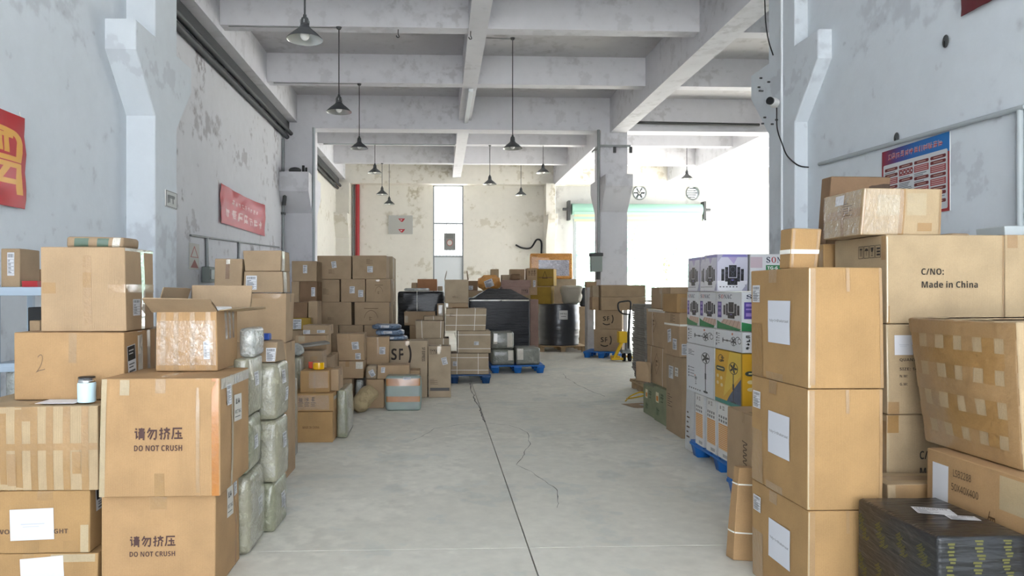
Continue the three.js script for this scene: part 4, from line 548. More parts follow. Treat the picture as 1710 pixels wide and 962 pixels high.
{ // open carton on the upper DO NOT CRUSH carton
  const D = 3.74, X0 = XP(261, D), X1 = XP(363, D), d = 0.38, base = TOP.dnc2 + 0.002, h = YP(312, 519, D) - base, w = X1 - X0, T = 0.005;
  const g = thing('open_carton', 'open film-wrapped carton with raised flaps on the upper DO NOT CRUSH carton', 'box', [(X0 + X1) / 2, base, -(D + d / 2)]);
  const b = new Carton(w, h, d, { seed: 71, warp: 0.006, bulge: 0.005 });
  mesh('carton', join([b.body('t'), new Carton(w - 2 * T, h - T, d - 2 * T, { seed: 72, warp: 0, wob: 0, bulge: 0 }).body('t').translate(0, T, 0)]), KR.a, g);
  for (const s of [0.12, 0.33, 0.6, 0.86]) mesh('tape', b.patch('f', s - 0.04, 0.02, s + 0.04, 0.98), TP.clear, g);
  for (const s of [0.4, 0.58, 0.76]) mesh('tape', b.patch('r', s - 0.06, 0.5, s + 0.05, 1), TP.dark, g);
  mesh('plastic_film', b.patch('f', 0.02, 0.1, 0.98, 0.84, { off: 0.005 }), M.film, g); mesh('plastic_film', b.patch('f', 0.6, 0.25, 0.94, 0.78, { off: 0.008 }), M.film, g);
  mesh('paper_label', b.patch('f', 0.78, 0.2, 0.88, 0.5, { cell: 's4', off: 0.003 }), M.paper, g);
  const flap = (W, L, pos, rx, rz, mat, ry = 0, lab) => { const q = new Carton(W, L, 0.006, { seed: seedN++, bulge: 0.006, wob: 0.006, r: 0.002, warp: 0.008, n: 6 }), m = mesh('flap', q.body(), mat, g); m.position.set(...pos); m.rotation.set(rx, ry, rz, 'YXZ'); return m; };
  flap(w + 0.02, 0.135, [-0.01, h - 0.004, d / 2 + 0.002], 1.05, 0.02, KR.d);
  flap(w + 0.02, 0.14, [0.06, h - 0.004, -d / 2], -0.12, 0, KR.d);
  flap(d, 0.13, [-w / 2, h - 0.004, 0], -0.3, 0, KR.d, -Math.PI / 2).name = 'flap';
  flap(d, 0.15, [w / 2 + 0.002, h - 0.004, -0.02], 1.48, 0, KR.p, Math.PI / 2);
  const p = thing('paper_stack', 'white papers over a blue folder inside the open carton', 'papers', [(X0 + X1) / 2 + 0.015, base + h - 0.03, -(D + d / 2)]);
  mesh('sheets', new Carton(w * 0.75, 0.02, d * 0.8, { seed: 6, r: 0.003, bulge: 0.02 }).body().translate(0, 0.025, 0), M.white, p); mesh('folder', new Carton(w * 0.8, 0.025, d * 0.85, { seed: 7, r: 0.003 }).body(), std({ color: 0x274a9c, roughness: 0.5 }), p);
}
{ // steel shelf unit by the wall
  const D = 5.05, x0 = -3.04, x1 = -2.3, t = thing('steel_shelf', 'pale blue steel shelf unit standing against the left wall', 'shelf', [0, 0, Z(D)]);
  const sm_ = std({ color: 0xa9b9c8, roughness: 0.45, metalness: 0.2 }), y = YP(30, 483, D);
  for (const [x, z] of [[x0, 0], [x1, 0], [x0, -0.42], [x1, -0.42]]) mesh('post', boxAt(x - 0.02, x + 0.02, 0.001, y + 0.03, z - 0.02, z + 0.02, 0.004), sm_, t);
  for (const yy of [y, y - 0.52, y - 1.04]) { mesh('shelf_board', boxAt(x0 - 0.02, x1 + 0.02, yy - 0.01, yy + 0.012, -0.42, 0.0), sm_, t); mesh('shelf_beam', join([boxAt(x0 - 0.03, x1 + 0.03, yy - 0.045, yy + 0.015, 0.021, 0.04, 0.006), boxAt(x0 - 0.03, x1 + 0.03, yy - 0.028, yy - 0.012, 0.036, 0.046)]), sm_, t); }
  TOP.sh1 = y + 0.012; TOP.sh2 = y - 0.52 + 0.012; TOP.sh3 = y - 1.04 + 0.012;
}
B('shbox', 'small carton with a white label on the steel shelf top', { x: [2, 34], y: 415, D: 5.12, dep: 0.25, on: 'sh1', m: KR.d, lab: [['s4', 'f', 0.35, 0.3, 0.72, 0.9]], seam: false });
B('shred', 'red flat folder lying on the steel shelf top', { x: [37, 62], y: 469, D: 5.1, dep: 0.25, on: 'sh1', m: M.redPaint, kind: 'folder', cat: 'folder', bodyName: 'cover', seam: false, c: { r: 0.003 } });
B('shbr', 'small dark brown parcel behind the red folder on the steel shelf', { x: [55, 70], y: 449, D: 5.37, dep: 0.09, on: 'sh1', m: KR.f, soft: true });
B('shdk', 'small black box on the middle board of the steel shelf', { x: [46, 72], y: 513, D: 5.2, dep: 0.2, on: 'sh2', m: M.black, seam: false, kind: 'black_box', bodyName: 'body' });
B('shtan', 'half-hidden brown carton on the middle board of the steel shelf', { x: [50, 66], y: 535, D: 5.08, dep: 0.1, on: 'sh2', m: KR.c });
B('shgr', 'grey-white bag on the lowest board of the steel shelf', { x: [6, 30], y: 612, D: 5.1, dep: 0.25, on: 'sh3', m: PC.pale, soft: true, kind: 'bag', cat: 'bag' });
// grey-green wrapped parcels along the aisle
const gl = 'grey wrapped parcels beside the DO NOT CRUSH cartons';
const lbl = (f, u, v, s = 's1', w = 0.3, h = 0.24, t = 0) => [s, f, u, v, u + w, v + h, t];
B('b1', 'grey wrapped parcel standing on the floor right behind the lower DO NOT CRUSH carton', { x: [350, 417], y: 797, D: 3.98, dep: 0.34, m: PC.grey, soft: true, g: gl, lab: [lbl('r', 0.42, 0.4)], film: [['r', 0.06, 0.1, 0.9, 0.9]] });
B('b2', 'grey wrapped parcel second from the floor in the nearer parcel stack', { x: [350, 411], y: 700, D: 4.0, dep: 0.33, on: 'b1', m: PC.green, soft: true, g: gl, lab: [lbl('r', 0.3, 0.4)] });
B('b3', 'grey wrapped parcel on top of the nearer parcel stack, under the shiny little parcel', { x: [392, 414], y: 599, D: 4.04, dep: 0.3, on: 'b2', m: PC.grey, soft: true, g: gl, lab: [lbl('r', 0.3, 0.5)] });
B('gp', 'small shiny film-wrapped grey parcel topmost beside the open carton', { x: [401, 425], y: 548, D: 4.1, dep: 0.24, on: 'b3', m: PC.pale, soft: true, lab: [lbl('r', 0.35, 0.4, 's5', 0.3, 0.3, -0.3)], film: [['f', 0.05, 0.1, 0.95, 0.9], ['r', 0.05, 0.1, 0.95, 0.9]] });
B('a3', 'grey wrapped parcel on the floor at the bottom of the aisle-side parcel stack', { x: [430, 460], y: 808, D: 4.36, dep: 0.32, m: PC.green, soft: true, g: gl, lab: [lbl('r', 0.35, 0.4, 's5', 0.28, 0.3), lbl('r', 0.55, 0.3, 's1', 0.2, 0.3)] });
B('a2', 'grey wrapped parcel in the middle of the aisle-side parcel stack', { x: [428, 463], y: 703, D: 4.36, dep: 0.31, on: 'a3', m: PC.grey, soft: true, g: gl, lab: [lbl('r', 0.3, 0.52)], film: [['f', 0.05, 0.1, 0.95, 0.95]] });
B('a1', 'grey wrapped parcel on top of the aisle-side parcel stack', { x: [427, 463], y: 607, D: 4.37, dep: 0.3, on: 'a2', m: PC.grey, soft: true, g: gl, lab: [lbl('r', 0.28, 0.62), lbl('r', 0.5, 0.28)], film: [['f', 0.05, 0.1, 0.95, 0.9]] });
B('bl', 'small carton with a white label on the aisle-side parcel stack', { x: [427, 463], y: 570, D: 4.42, dep: 0.2, on: 'a1', m: KR.d, seam: false, lab: [['s5', 'f', 0.5, 0.05, 0.96, 0.72]], c: { warp: 0.01 } });
B('bb', 'small blue box on top of the white-labelled small carton', { x: [436, 450], y: 557, D: 4.5, dep: 0.06, on: 'bl', m: std({ color: 0x22489a, roughness: 0.5 }), seam: false, kind: 'blue_box', bodyName: 'body' });
// tall brown stack behind
B('t4', 'bottom carton of the brown stack behind the open carton', { x: [352, 478], y: 573, D: 5.6, dep: 0.34, m: KR.c });
B('t3', 'wide carton with a taped top in the brown stack behind the open carton', { x: [352, 476], y: 489, D: 5.6, dep: 0.32, on: 't4', m: KR.c, c: { warp: 0.012 }, tape: [['f', 0.36, 0.9, 1, 0.985, 'clear']] });
B('t2', 'carton with a square white label second from the top of the brown stack', { x: [407, 472], y: 453, D: 5.62, dep: 0.28, on: 't3', m: KR.d, lab: [['s5', 'f', 0.06, 0.14, 0.34, 0.8]], tape: [['r', 0.1, 0, 0.5, 1, 'silver']], seam: false });
B('t1', 'slightly turned top carton of the brown stack behind the open carton', { x: [408, 469], y: 418, D: 5.66, dep: 0.26, on: 't2', m: KR.d, seam: false, t: -0.05, tape: [['r', 0.1, 0, 0.4, 1, 'silver']], c: { warp: 0.012 } });
B('u1', 'tall dark-brown carton with a taped seam left of the white-labelled carton', { x: [358, 404], y: 432, D: 5.66, dep: 0.25, on: 't3', m: KR.d, tape: [['f', 0.4, 0.4, 0.55, 1, 'dark'], ['f', 0.42, 0.84, 0.56, 0.98, 'silver']], seam: false });
B('u0', 'pale carton beside the shelf, half hidden behind the left edge stack', { x: [226, 258], y: 548, D: 4.55, dep: 0.3, m: KR.e });
// made-in-china group on the floor
B('m1', 'MADE IN CHINA carton standing on the floor by the aisle, left side', { x: [483, 556], y: 688, D: 6.95, dep: 0.4, m: KR.b, ink: [['china', 'f', 0.3, 0.44, 0.7, 0.56]], seam: 'z' });
B('m2', 'carton with printed handling marks on the MADE IN CHINA carton', { x: [487, 557], y: 657, D: 6.97, dep: 0.5, on: 'm1', m: KR.b, ink: [['marks', 'f', 0.15, 0.2, 0.6, 0.85]], tape: [['r', 0, 0.6, 1, 0.8, 'silver']], film: [['f', 0.1, 0.1, 0.9, 0.9]], seam: false });
B('m3', 'film-wrapped carton carrying the yellow tape rolls', { x: [501, 550], y: 619, D: 7.02, dep: 0.3, on: 'm2', m: KR.b, seam: false, film: [['f', 0.3, 0.2, 0.95, 0.95]], tape: [['f', 0.46, 0, 0.54, 1, 'clear']] });
B('m3b', 'small carton tucked right of the tape-roll carton', { x: [552, 566], y: 617, D: 7.12, dep: 0.3, on: 'm2', m: KR.c });
{ const y = TOP.m3, D = 7.13; for (const [px, c, l, k] of [[526, 0xd8431d, 'orange tape roll behind the yellow roll', 0], [530, 0xf0b80e, 'yellow tape roll standing on the film-wrapped carton', 1]]) { const t = thing('tape_roll', l, 'tape', [XP(k ? 532 : 521, D), y + 0.004, Z(k ? D : D + 0.11)]); mesh('tape_winding', lathe([[0.04, 0], [0.055, 0], [0.057, 0.004], [0.057, 0.062], [0.055, 0.066], [0.04, 0.066], [0.04, 0]]), phy({ color: c, roughness: 0.2, clearcoat: 1 }), t); mesh('core', lathe([[0.036, 0], [0.04, 0], [0.04, 0.066], [0.036, 0.066], [0.036, 0]]), KR.e, t); } }
B('gp1', 'green-grey wrapped parcel on the floor right of the MADE IN CHINA carton', { x: [563, 579], y: 651, D: 7.15, dep: 0.55, m: PC.green, soft: true, film: [['f', 0.1, 0.1, 0.9, 0.9], ['r', 0.1, 0.1, 0.9, 0.9]] });
B('gp2', 'grey wrapped parcel standing behind the printed handling-mark carton', { x: [484, 501], y: 597, D: 7.6, dep: 0.27, m: PC.grey, soft: true });
B('gp3', 'grey wrapped parcel peeping out past the aisle-side parcel stack', { x: [474, 486], y: 637, D: 6.2, dep: 0.3, m: PC.dgrey, soft: true, lab: [lbl('f', 0.3, 0.4)] });
// ---------------------------------------------------------------- middle left: carton wall, loose pile, cartons by the aisle
B('p0', 'low carton under the loose pile of flattened boards', { x: [488, 552], y: 596, D: 8.3, dep: 0.7, m: KR.d });
B('p1', 'wide carton of the loose pile under the flat grey lid', { x: [493, 545], y: 560, D: 8.4, dep: 0.4, on: 'p0', m: KR.c, tape: [['f', 0.1, 0.7, 0.3, 0.95, 'pale']] });
B('p2', 'carton with two white tags on top of the loose pile', { x: [506, 549], y: 543, D: 8.45, dep: 0.35, on: 'p1', m: KR.d, lab: [['s3', 'f', 0.02, 0.1, 0.28, 0.5], ['s3', 'f', 0.55, 0.2, 0.85, 0.5]] });
B('p3', 'carton leaning forward below the loose pile with clear tape', { x: [503, 539], y: 586, D: 7.9, dep: 0.3, m: KR.d, tape: [['f', 0.4, 0.4, 0.75, 1, 'clear']] });
{ const q = new Carton(0.4, 0.025, 0.3, { seed: 90, r: 0.006, bulge: 0.004 }), t = thing('grey_board', 'flat grey board tilted over the loose pile', 'board', [XP(518, 8.05), TOP.p3 + 0.045, Z(8.05)], 0.3); t.rotation.z = 0.12; mesh('board', q.body(), KR.greyboard, t); }
{ const t = thing('foam_bag', 'white crumpled foam bag at the left of the loose pile', 'bag', [XP(495, 7.85), TOP.gp2 + 0.002, Z(7.78)]); mesh('bag', new Carton(0.13, 0.14, 0.16, { seed: 91, r: 0.04, bulge: 0.02, wob: 0.03, n: 8, warp: 0.02 }).body(), PC.pale, t); }
B('h1', 'large carton standing behind the loose pile', { x: [486, 531], y: 551, D: 9.4, dep: 0.6, m: KR.d });
B('yb', 'ochre yellow carton with a pale label behind the loose pile', { x: [488, 519], y: 531, D: 9.42, dep: 0.16, on: 'h1', m: KR.ochre, lab: [['s3', 'f', 0.05, 0.05, 0.5, 0.9]] });
B('sm1', 'small carton behind the ochre yellow carton, left one', { x: [488, 513], y: 505, D: 9.62, dep: 0.35, on: 'h1', m: KR.f });
B('sm2', 'small carton behind the ochre yellow carton, right one', { x: [514.5, 530], y: 503, D: 9.62, dep: 0.35, on: 'h1', m: KR.d });
B('bla', 'lowest of the wide cartons left of the carton wall', { x: [487, 528], y: 520, D: 10.45, dep: 0.45, m: KR.d });
B('blb', 'middle one of the wide cartons left of the carton wall, with a small tag', { x: [500, 529], y: 470, D: 10.45, dep: 0.45, on: 'bla', m: KR.f, lab: [['s1', 'f', 0.68, 0.5, 0.9, 0.8]] });
B('blb2', 'narrow carton left of the tagged carton beside the carton wall', { x: [487, 499.5], y: 470, D: 10.45, dep: 0.45, on: 'bla', m: KR.d });
B('blc', 'top one of the wide cartons left of the carton wall, with a square tag', { x: [487, 529], y: 436, D: 10.45, dep: 0.45, on: 'blb', m: KR.d, lab: [['s1', 'f', 0.45, 0.4, 0.62, 0.8]] });
const wl = 'cartons of the tall carton wall';
for (const [id, x0, x1, y, on, l] of [['r5a', 530, 568, 600, 0, 'lowest left carton of the tall carton wall'], ['r5b', 569, 609, 600, 0, 'lowest middle carton of the tall carton wall'], ['r5c', 610, 650, 600, 0, 'lowest right carton of the tall carton wall'],
  ['r4a', 536, 565, 543, 'r5a', 'left carton of the fifth row from the top, tall carton wall'], ['r4b', 566, 606.5, 543, 'r5b', 'middle carton of the fifth row from the top, tall carton wall'], ['r4c', 608, 650, 543, 'r5c', 'right carton of the fifth row from the top, tall carton wall']]) B(id, l.replace('fifth row from the top', 'bottom visible row'), { x: [x0, x1], y, D: 11, dep: 0.6, on, m: KR.d, g: wl });
B('r3a', 'left carton of the third row, tall carton wall, with faint print', { x: [529, 587], y: 504.5, D: 11, dep: 0.6, on: 'r4a', m: KR.d, g: wl, ink: [['spec', 'f', 0.3, 0.2, 0.6, 0.35]] });
B('r3b', 'right carton of the third row, tall carton wall, printed with an arc', { x: [592, 650], y: 504.5, D: 11, dep: 0.6, on: 'r4c', m: KR.d, g: wl, ink: [['arc', 'f', 0.2, 0.15, 0.75, 0.8]], lab: [['s5', 'r', 0.1, 0.8, 0.2, 0.95]] });
B('r2a', 'left carton of the second row, tall carton wall, without label', { x: [526, 567], y: 466.5, D: 11, dep: 0.6, on: 'r3a', m: KR.d, g: wl, ink: [['spec', 'f', 0.3, 0.3, 0.7, 0.6]] });
B('r2b', 'middle carton of the second row, tall carton wall, with two white labels', { x: [569.5, 609.5], y: 466, D: 11, dep: 0.6, on: 'r3b', m: KR.d, g: wl, lab: [['s1', 'f', 0.36, 0.38, 0.57, 0.68], ['s2', 'f', 0.72, 0.22, 0.92, 0.52]] });
B('r2c', 'right carton of the second row, tall carton wall', { x: [611, 652], y: 466, D: 11, dep: 0.6, on: 'r3b', m: KR.d, g: wl, ink: [['arc', 'f', 0.3, 0.3, 0.75, 0.8]], tape: [['f', 0.4, 0.9, 0.55, 1, 'clear']] });
B('r1a', 'top left carton of the tall carton wall with one tilted label', { x: [530, 586.5], y: 427, D: 11, dep: 0.6, on: 'r2a', m: KR.d, g: wl, lab: [['s1', 'f', 0.42, 0.48, 0.56, 0.76, 0.15]], ink: [['spec', 'f', 0.32, 0.2, 0.6, 0.42]] });
B('r1b', 'top right carton of the tall carton wall with one upright label', { x: [588.5, 645], y: 426.5, D: 11, dep: 0.6, on: 'r2b', m: KR.d, g: wl, lab: [['s2', 'f', 0.44, 0.28, 0.6, 0.54]], ink: [['spec', 'f', 0.4, 0.6, 0.7, 0.85]] });
for (const [id, x0, y, on, l] of [['rb4', 628, 543, 0, 'bottom'], ['rb3', 640, 505, 'rb4', 'second'], ['rb2', 632, 466, 'rb3', 'third'], ['rb1', 636, 428, 'rb2', 'top']]) B(id, `${l} carton of the stack hidden right behind the tall carton wall`, { x: [x0, 655.5], y, D: 11.75, dep: 0.9, on, m: KR.e, seam: false, tape: [['r', 0.2, 0, 0.3, 1, 'pale']] });
// front group
B('fa', 'narrow upright carton under the wide low carton by the sack', { x: [566, 588], y: 633, D: 8.95, dep: 0.5, m: KR.d });
B('fb', 'narrow grey parcel between two upright cartons behind the sack', { x: [593, 606], y: 634, D: 9.1, dep: 0.4, m: PC.pale, soft: true });
B('f3', 'wide low carton with crumpled tape below the two labelled cartons', { x: [553, 607], y: 603, D: 9.0, dep: 0.42, on: 'fa', m: KR.c, tape: [['f', 0.76, 0.55, 0.98, 0.95, 'silver']], seam: 'z' });
B('f1', 'carton with two square labels standing on the wide low carton', { x: [563, 608], y: 557, D: 9.04, dep: 0.42, on: 'f3', m: KR.c, lab: [['s5', 'f', 0.55, 0.42, 0.8, 0.7, 0.08], ['s5', 'f', 0.66, 0.05, 0.86, 0.28]], tape: [['f', 0.42, 0.75, 0.5, 1, 'clear']], c: { warp: 0.012, bulge: 0.006 } });
B('f2b', 'low carton under the single-label carton behind the small parcel', { x: [610, 648], y: 609, D: 9.5, dep: 0.3, m: KR.d });
B('f2', 'carton with a single square label left of the big logo carton', { x: [609, 649], y: 563, D: 9.49, dep: 0.32, on: 'f2b', m: KR.c, lab: [['s5', 'f', 0.6, 0.38, 0.84, 0.64]], tape: [['f', 0.5, 0.3, 0.56, 1, 'clear']], c: { warp: 0.01 } });
B('fc', 'upright carton behind the leaning sack, left of the teal parcel', { x: [612, 641], y: 634, D: 8.97, dep: 0.36, m: KR.c });
B('swp', 'small film-wrapped parcel with a white tag above the leaning sack', { x: [611, 628], y: 611, D: 9.0, dep: 0.25, on: 'fc', m: KR.e, soft: true, lab: [['s5', 'f', 0.35, 0.2, 0.85, 0.7, 0.5]] });
B('f4', 'long low carton lying above the teal parcel', { x: [629.5, 683], y: 609.5, D: 9.02, dep: 0.3, on: 'fc', m: KR.c, lab: [['s1', 'f', 0.12, 0.45, 0.24, 0.85]], c: { warp: 0.01 } });
B('fd', 'plain tan carton behind the teal parcel, before the big logo carton', { x: [652, 701], y: 619, D: 9.45, dep: 0.3, m: KR.c });
B('sf0', 'big carton printed with the SF logo and SF EXPRESS', { x: [647, 714], y: 569, D: 9.84, dep: 0.36, m: KR.e, ink: [['sf', 'f', 0.04, 0.42, 0.62, 0.97], ['sfx', 'f', 0.72, 0.72, 1.08, 0.80, -Math.PI / 2]], seam: 'z' });
B('tallb', 'tall carton with a dark tape band near its foot beside the logo carton', { x: [715.5, 753], y: 578, D: 9.84, dep: 0.3, m: KR.e, tape: [['f', 0, 0.13, 1, 0.19, 'black'], ['f', 0.4, 0.84, 0.54, 1, 'pale']], lab: [['s2', 'f', 0.6, 0.64, 0.84, 0.78, 0.25]], ink: [['icons', 'f', 0.05, 0.84, 0.4, 0.95], ['spec', 'f', 0.05, 0.24, 0.6, 0.36]], seam: 'z' });
B('teal', 'pale teal parcel with two orange tape bands on the floor', { x: [643, 702], y: 628, D: 8.74, dep: 0.26, m: KR.teal, soft: true, kind: 'taped_parcel', tape: [['f', 0.0, 0.72, 1, 0.93, 'orange'], ['f', 0.0, 0.26, 1, 0.42, 'orange'], ['t', 0, 0.3, 1, 0.6, 'orange']], lab: [['s3', 'f', 0.5, 0.9, 0.72, 0.99]], film: [['f', 0.03, 0.03, 0.97, 0.97]] });
{ const t = thing('woven_sack', 'rolled woven sack leaning against the upright carton', 'sack', [XP(594, 8.66), 0.085, Z(8.66)], 0.2), b = new Carton(0.17, 0.33, 0.17, { seed: 95, r: 0.055, bulge: 0.02, wob: 0.02, n: 9, warp: 0.02 }); const m = mesh('sack', b.body(), PC.sack, t); m.rotation.z = -0.72; m.position.set(0, -0.045, 0); const e = mesh('sack_end', new THREE.TorusGeometry(0.045, 0.022, 10, 20).rotateX(Math.PI / 2), PC.sack, t); e.position.set(-0.0, -0.04, 0.0); e.rotation.z = -0.72; }
for (const [i, px, w, l] of [[0, 654, 48, 'lowest of the three blue-grey film-wrapped bags on the logo carton'], [1, 650, 46, 'middle one of the three blue-grey film-wrapped bags'], [2, 646, 46, 'topmost of the three blue-grey film-wrapped bags']]) B('bag' + i, l, { x: [px - w / 2, px + w / 2], y: 560 - i * 9.5, D: 9.86, dep: 0.3, on: i ? 'bag' + (i - 1) : 'sf0', m: PC.blue, soft: true, kind: 'wrapped_bag', cat: 'bag', c: { r: 0.035, bulge: 0.012, wob: 0.02, n: 8, warp: 0.02 }, lab: [['s3', 'f', 0.3, 0.3, 0.6, 0.8]] });
// pallets
function pallet(name, label, x0, x1, D, dep, mat, turn = 0, plastic = true) {
  const w = x1 - x0, t = thing(name, label, 'pallet', [(x0 + x1) / 2, 0.001, -(D + dep / 2)], turn), n = plastic ? 7 : 6;
  for (let k = 0; k < n; k++) mesh('deck_board', boxAt(-w / 2, w / 2, 0.118, 0.14, dep / 2 - dep * (k + 0.86) / n, dep / 2 - dep * (k + 0.04) / n, 0.006), mat, t);
  for (const a of [-1, 0, 1]) { mesh('stringer', boxAt(a * (w / 2 - 0.07) - 0.07, a * (w / 2 - 0.07) + 0.07, 0.095, 0.118, -dep / 2, dep / 2, 0.004), mat, t); for (const b of [-1, 0, 1]) { const g = plastic ? new THREE.CylinderGeometry(0.1, 0.075, 0.095, 4, 1).rotateY(Math.PI / 4) : new THREE.BoxGeometry(0.11, 0.095, 0.11); g.translate(a * (w / 2 - 0.08), 0.0475, b * (dep / 2 - 0.08)); mesh('foot', g, mat, t); } }
  return t;
}
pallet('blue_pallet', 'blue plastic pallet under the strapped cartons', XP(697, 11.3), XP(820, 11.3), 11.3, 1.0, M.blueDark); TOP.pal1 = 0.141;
pallet('blue_pallet', 'blue plastic pallet under the three grey-green parcels', XP(820, 12.7), XP(910, 12.7), 12.7, 0.85, M.blue); TOP.pal2 = 0.141;
const st = (w) => [['x', 0.16], ['x', 0.72], ['y', 0.2], ['y', 0.8]];
B('s1', 'strapped carton lying on the blue pallet, bottom of its stack', { x: [753, 817], y: 590, D: 11.35, dep: 0.5, on: 'pal1', m: KR.e, strap: st(), seam: false, lab: [['s5', 'f', 0.05, 0.4, 0.16, 0.62]], c: { warp: 0.01 } });
B('s2', 'strapped carton with a small tag in the middle of the pallet stack', { x: [764, 819], y: 552.5, D: 11.37, dep: 0.5, on: 's1', m: KR.e, strap: [['y', 0.2], ['y', 0.82], ['x', 0.02]], seam: false, lab: [['s3', 'f', 0.5, 0.36, 0.64, 0.52]] });
B('s3', 'strapped carton below the open carton with raised flaps', { x: [744, 811], y: 515, D: 11.35, dep: 0.5, on: 's2', m: KR.e, strap: [['x', 0.26], ['x', 0.72], ['y', 0.25], ['y', 0.7]], seam: false, ink: [['spec', 'f', 0.08, 0.6, 0.3, 0.8]], c: { lean: [0.015, 0] } });
B('s4b', 'lower one of the two wide strapped cartons left on the blue pallet', { x: [695, 750], y: 565, D: 11.42, dep: 0.5, on: 'pal1', m: KR.e, strap: [['x', 0.22], ['x', 0.83]], seam: false });
B('s4a', 'upper one of the two wide strapped cartons left on the blue pallet', { x: [694, 742], y: 535.5, D: 11.4, dep: 0.52, on: 's4b', m: KR.e, strap: [['x', 0.22], ['x', 0.88]], seam: false, c: { warp: 0.012, bulge: 0.008 } });
B('s4c', 'flat opened carton lying on the wide strapped cartons', { x: [707, 741], y: 528, D: 11.5, dep: 0.35, on: 's4a', m: KR.e, seam: false, strap: [['x', 0.5]], c: { warp: 0.015 } });
B('s5', 'low carton with a white end under the open carton with raised flaps', { x: [744, 782], y: 506, D: 11.5, dep: 0.36, on: 's3', m: KR.d, tape: [['f', 0, 0, 0.12, 1, 'silver'], ['f', 0.3, 0, 1, 0.2, 'dark']] });
{ const D = 11.52, X0 = XP(743, D), X1 = XP(782, D), w = X1 - X0, base = TOP.s5 + 0.001, h = YP(762, 467, D) - base, d = 0.34, g = thing('open_carton', 'open carton with two raised side flaps on the strapped stack', 'box', [(X0 + X1) / 2, base, -(D + d / 2)]), b = new Carton(w, h, d, { seed: 81 });
  mesh('carton', join([b.body('t'), new Carton(w - 0.01, h - 0.006, d - 0.01, { seed: 82, warp: 0, wob: 0, bulge: 0 }).body('t').translate(0, 0.006, 0)]), KR.e, g); mesh('printed_marking', b.patch('f', 0.3, 0.2, 0.7, 0.3, { cell: 'spec' }), M.ink, g);
  for (const [s, mat] of [[-1, KR.greyboard], [1, KR.d]]) { const m = mesh('flap', new Carton(d, 0.15, 0.006, { seed: 83 + s, r: 0.002, bulge: 0.004, warp: 0.006 }).body(), mat, g); m.position.set(s * w / 2, h - 0.003, 0); m.rotation.set(s < 0 ? -0.22 : -0.12, s * Math.PI / 2, 0, 'YXZ'); }
  mesh('flap', new Carton(w, 0.1, 0.006, { seed: 87, r: 0.002 }).body().rotateX(-1.3).translate(0, h - 0.02, -d / 2), KR.e, g); }
B('bxb', 'small carton behind the upper wide strapped carton', { x: [684, 727], y: 544, D: 12.4, dep: 0.5, m: KR.d });
B('bx', 'long carton before the black-wrapped load with white ends', { x: [675, 727], y: 520.5, D: 12.42, dep: 0.45, on: 'bxb', m: KR.d, tape: [['f', 0.02, 0.2, 0.12, 0.7, 'pale']] });
B('bx2', 'small upright carton with a silver tag beside the strapped stack', { x: [730, 742], y: 507, D: 12.4, dep: 0.3, m: KR.d, tape: [['f', 0.2, 0.78, 0.85, 0.98, 'silver']] });
B('ga', 'lower left grey-green parcel on the right blue pallet', { x: [820.5, 859.5], y: 583.5, D: 12.76, dep: 0.55, on: 'pal2', m: PC.dgrey, soft: true, lab: [], tape: [['f', 0.72, 0.3, 0.95, 0.97, 'silver']] });
B('gb', 'lower right grey-green parcel on the right blue pallet', { x: [862.5, 901], y: 580.5, D: 12.76, dep: 0.55, on: 'pal2', m: PC.dgrey, soft: true, tape: [['f', 0.03, 0.3, 0.3, 0.97, 'silver']] });
B('gc', 'upper grey-green parcel on the right blue pallet', { x: [821, 858], y: 554, D: 12.8, dep: 0.5, on: 'ga', m: PC.dgrey, soft: true, tape: [['f', 0.7, 0.08, 0.95, 0.95, 'silver'], ['f', 0.08, 0.3, 0.25, 0.9, 'silver']] });
// black-wrapped loads
B('bk1', 'black film-wrapped load left of the open raised-flap carton', { x: [665.5, 741], y: 486, D: 13.4, dep: 1.0, m: M.blackFilm, soft: true, kind: 'wrapped_load', cat: 'load', c: { r: 0.04, bulge: 0.02, wob: 0.02, n: 9, warp: 0.02 }, strap: [['x', 0.42]] });
B('bk2', 'big black film-wrapped load with a peaked top behind the grey-green parcels', { x: [783, 885], y: 497, D: 13.75, dep: 1.05, m: M.navyFilm, soft: true, kind: 'wrapped_load', cat: 'load', c: { r: 0.03, bulge: 0.02, wob: 0.02, n: 9, warp: 0.015 }, tape: [['f', 0.0, 0.955, 1, 0.975, 'silver']] });
{ const b = BOXES.bk2, w = b.X1 - b.X0, h = b.top - b.base, p = [[-0.42, 0, 0.46], [0.47, 0, 0.46], [0.47, 0, -0.46], [-0.42, 0, -0.46], [-0.16, 0.19, 0.1], [0.22, 0.175, 0.1], [0.22, 0.17, -0.2], [-0.16, 0.18, -0.2]].map(([x, y, z]) => [x * w, y + h - 0.012, z]); const g = geo(p.flat(), null, p.map((q) => [q[0], q[2]]).flat(), [0, 1, 5, 0, 5, 4, 1, 2, 6, 1, 6, 5, 2, 3, 7, 2, 7, 6, 3, 0, 4, 3, 4, 7, 4, 5, 6, 4, 6, 7, 0, 2, 1, 0, 3, 2]).toNonIndexed(); g.computeVertexNormals(); mesh('peaked_cover', g, M.navyFilm, b.g); }
B('k1a', 'flat white parcel lying on the left black-wrapped load', { x: [676, 716], y: 481, D: 13.5, dep: 0.4, on: 'bk1', m: PC.pale, soft: true });
B('k1b', 'orange-brown carton on the left black-wrapped load', { x: [697, 730], y: 466, D: 13.95, dep: 0.35, on: 'bk1', m: KR.orange });
B('k1c', 'small carton left of the orange-brown carton on the black-wrapped load', { x: [687, 696], y: 472, D: 13.95, dep: 0.3, on: 'bk1', m: KR.d });
B('k1d', 'pale small carton right of the orange-brown carton on the black-wrapped load', { x: [731, 739], y: 478, D: 13.95, dep: 0.3, on: 'bk1', m: KR.e });
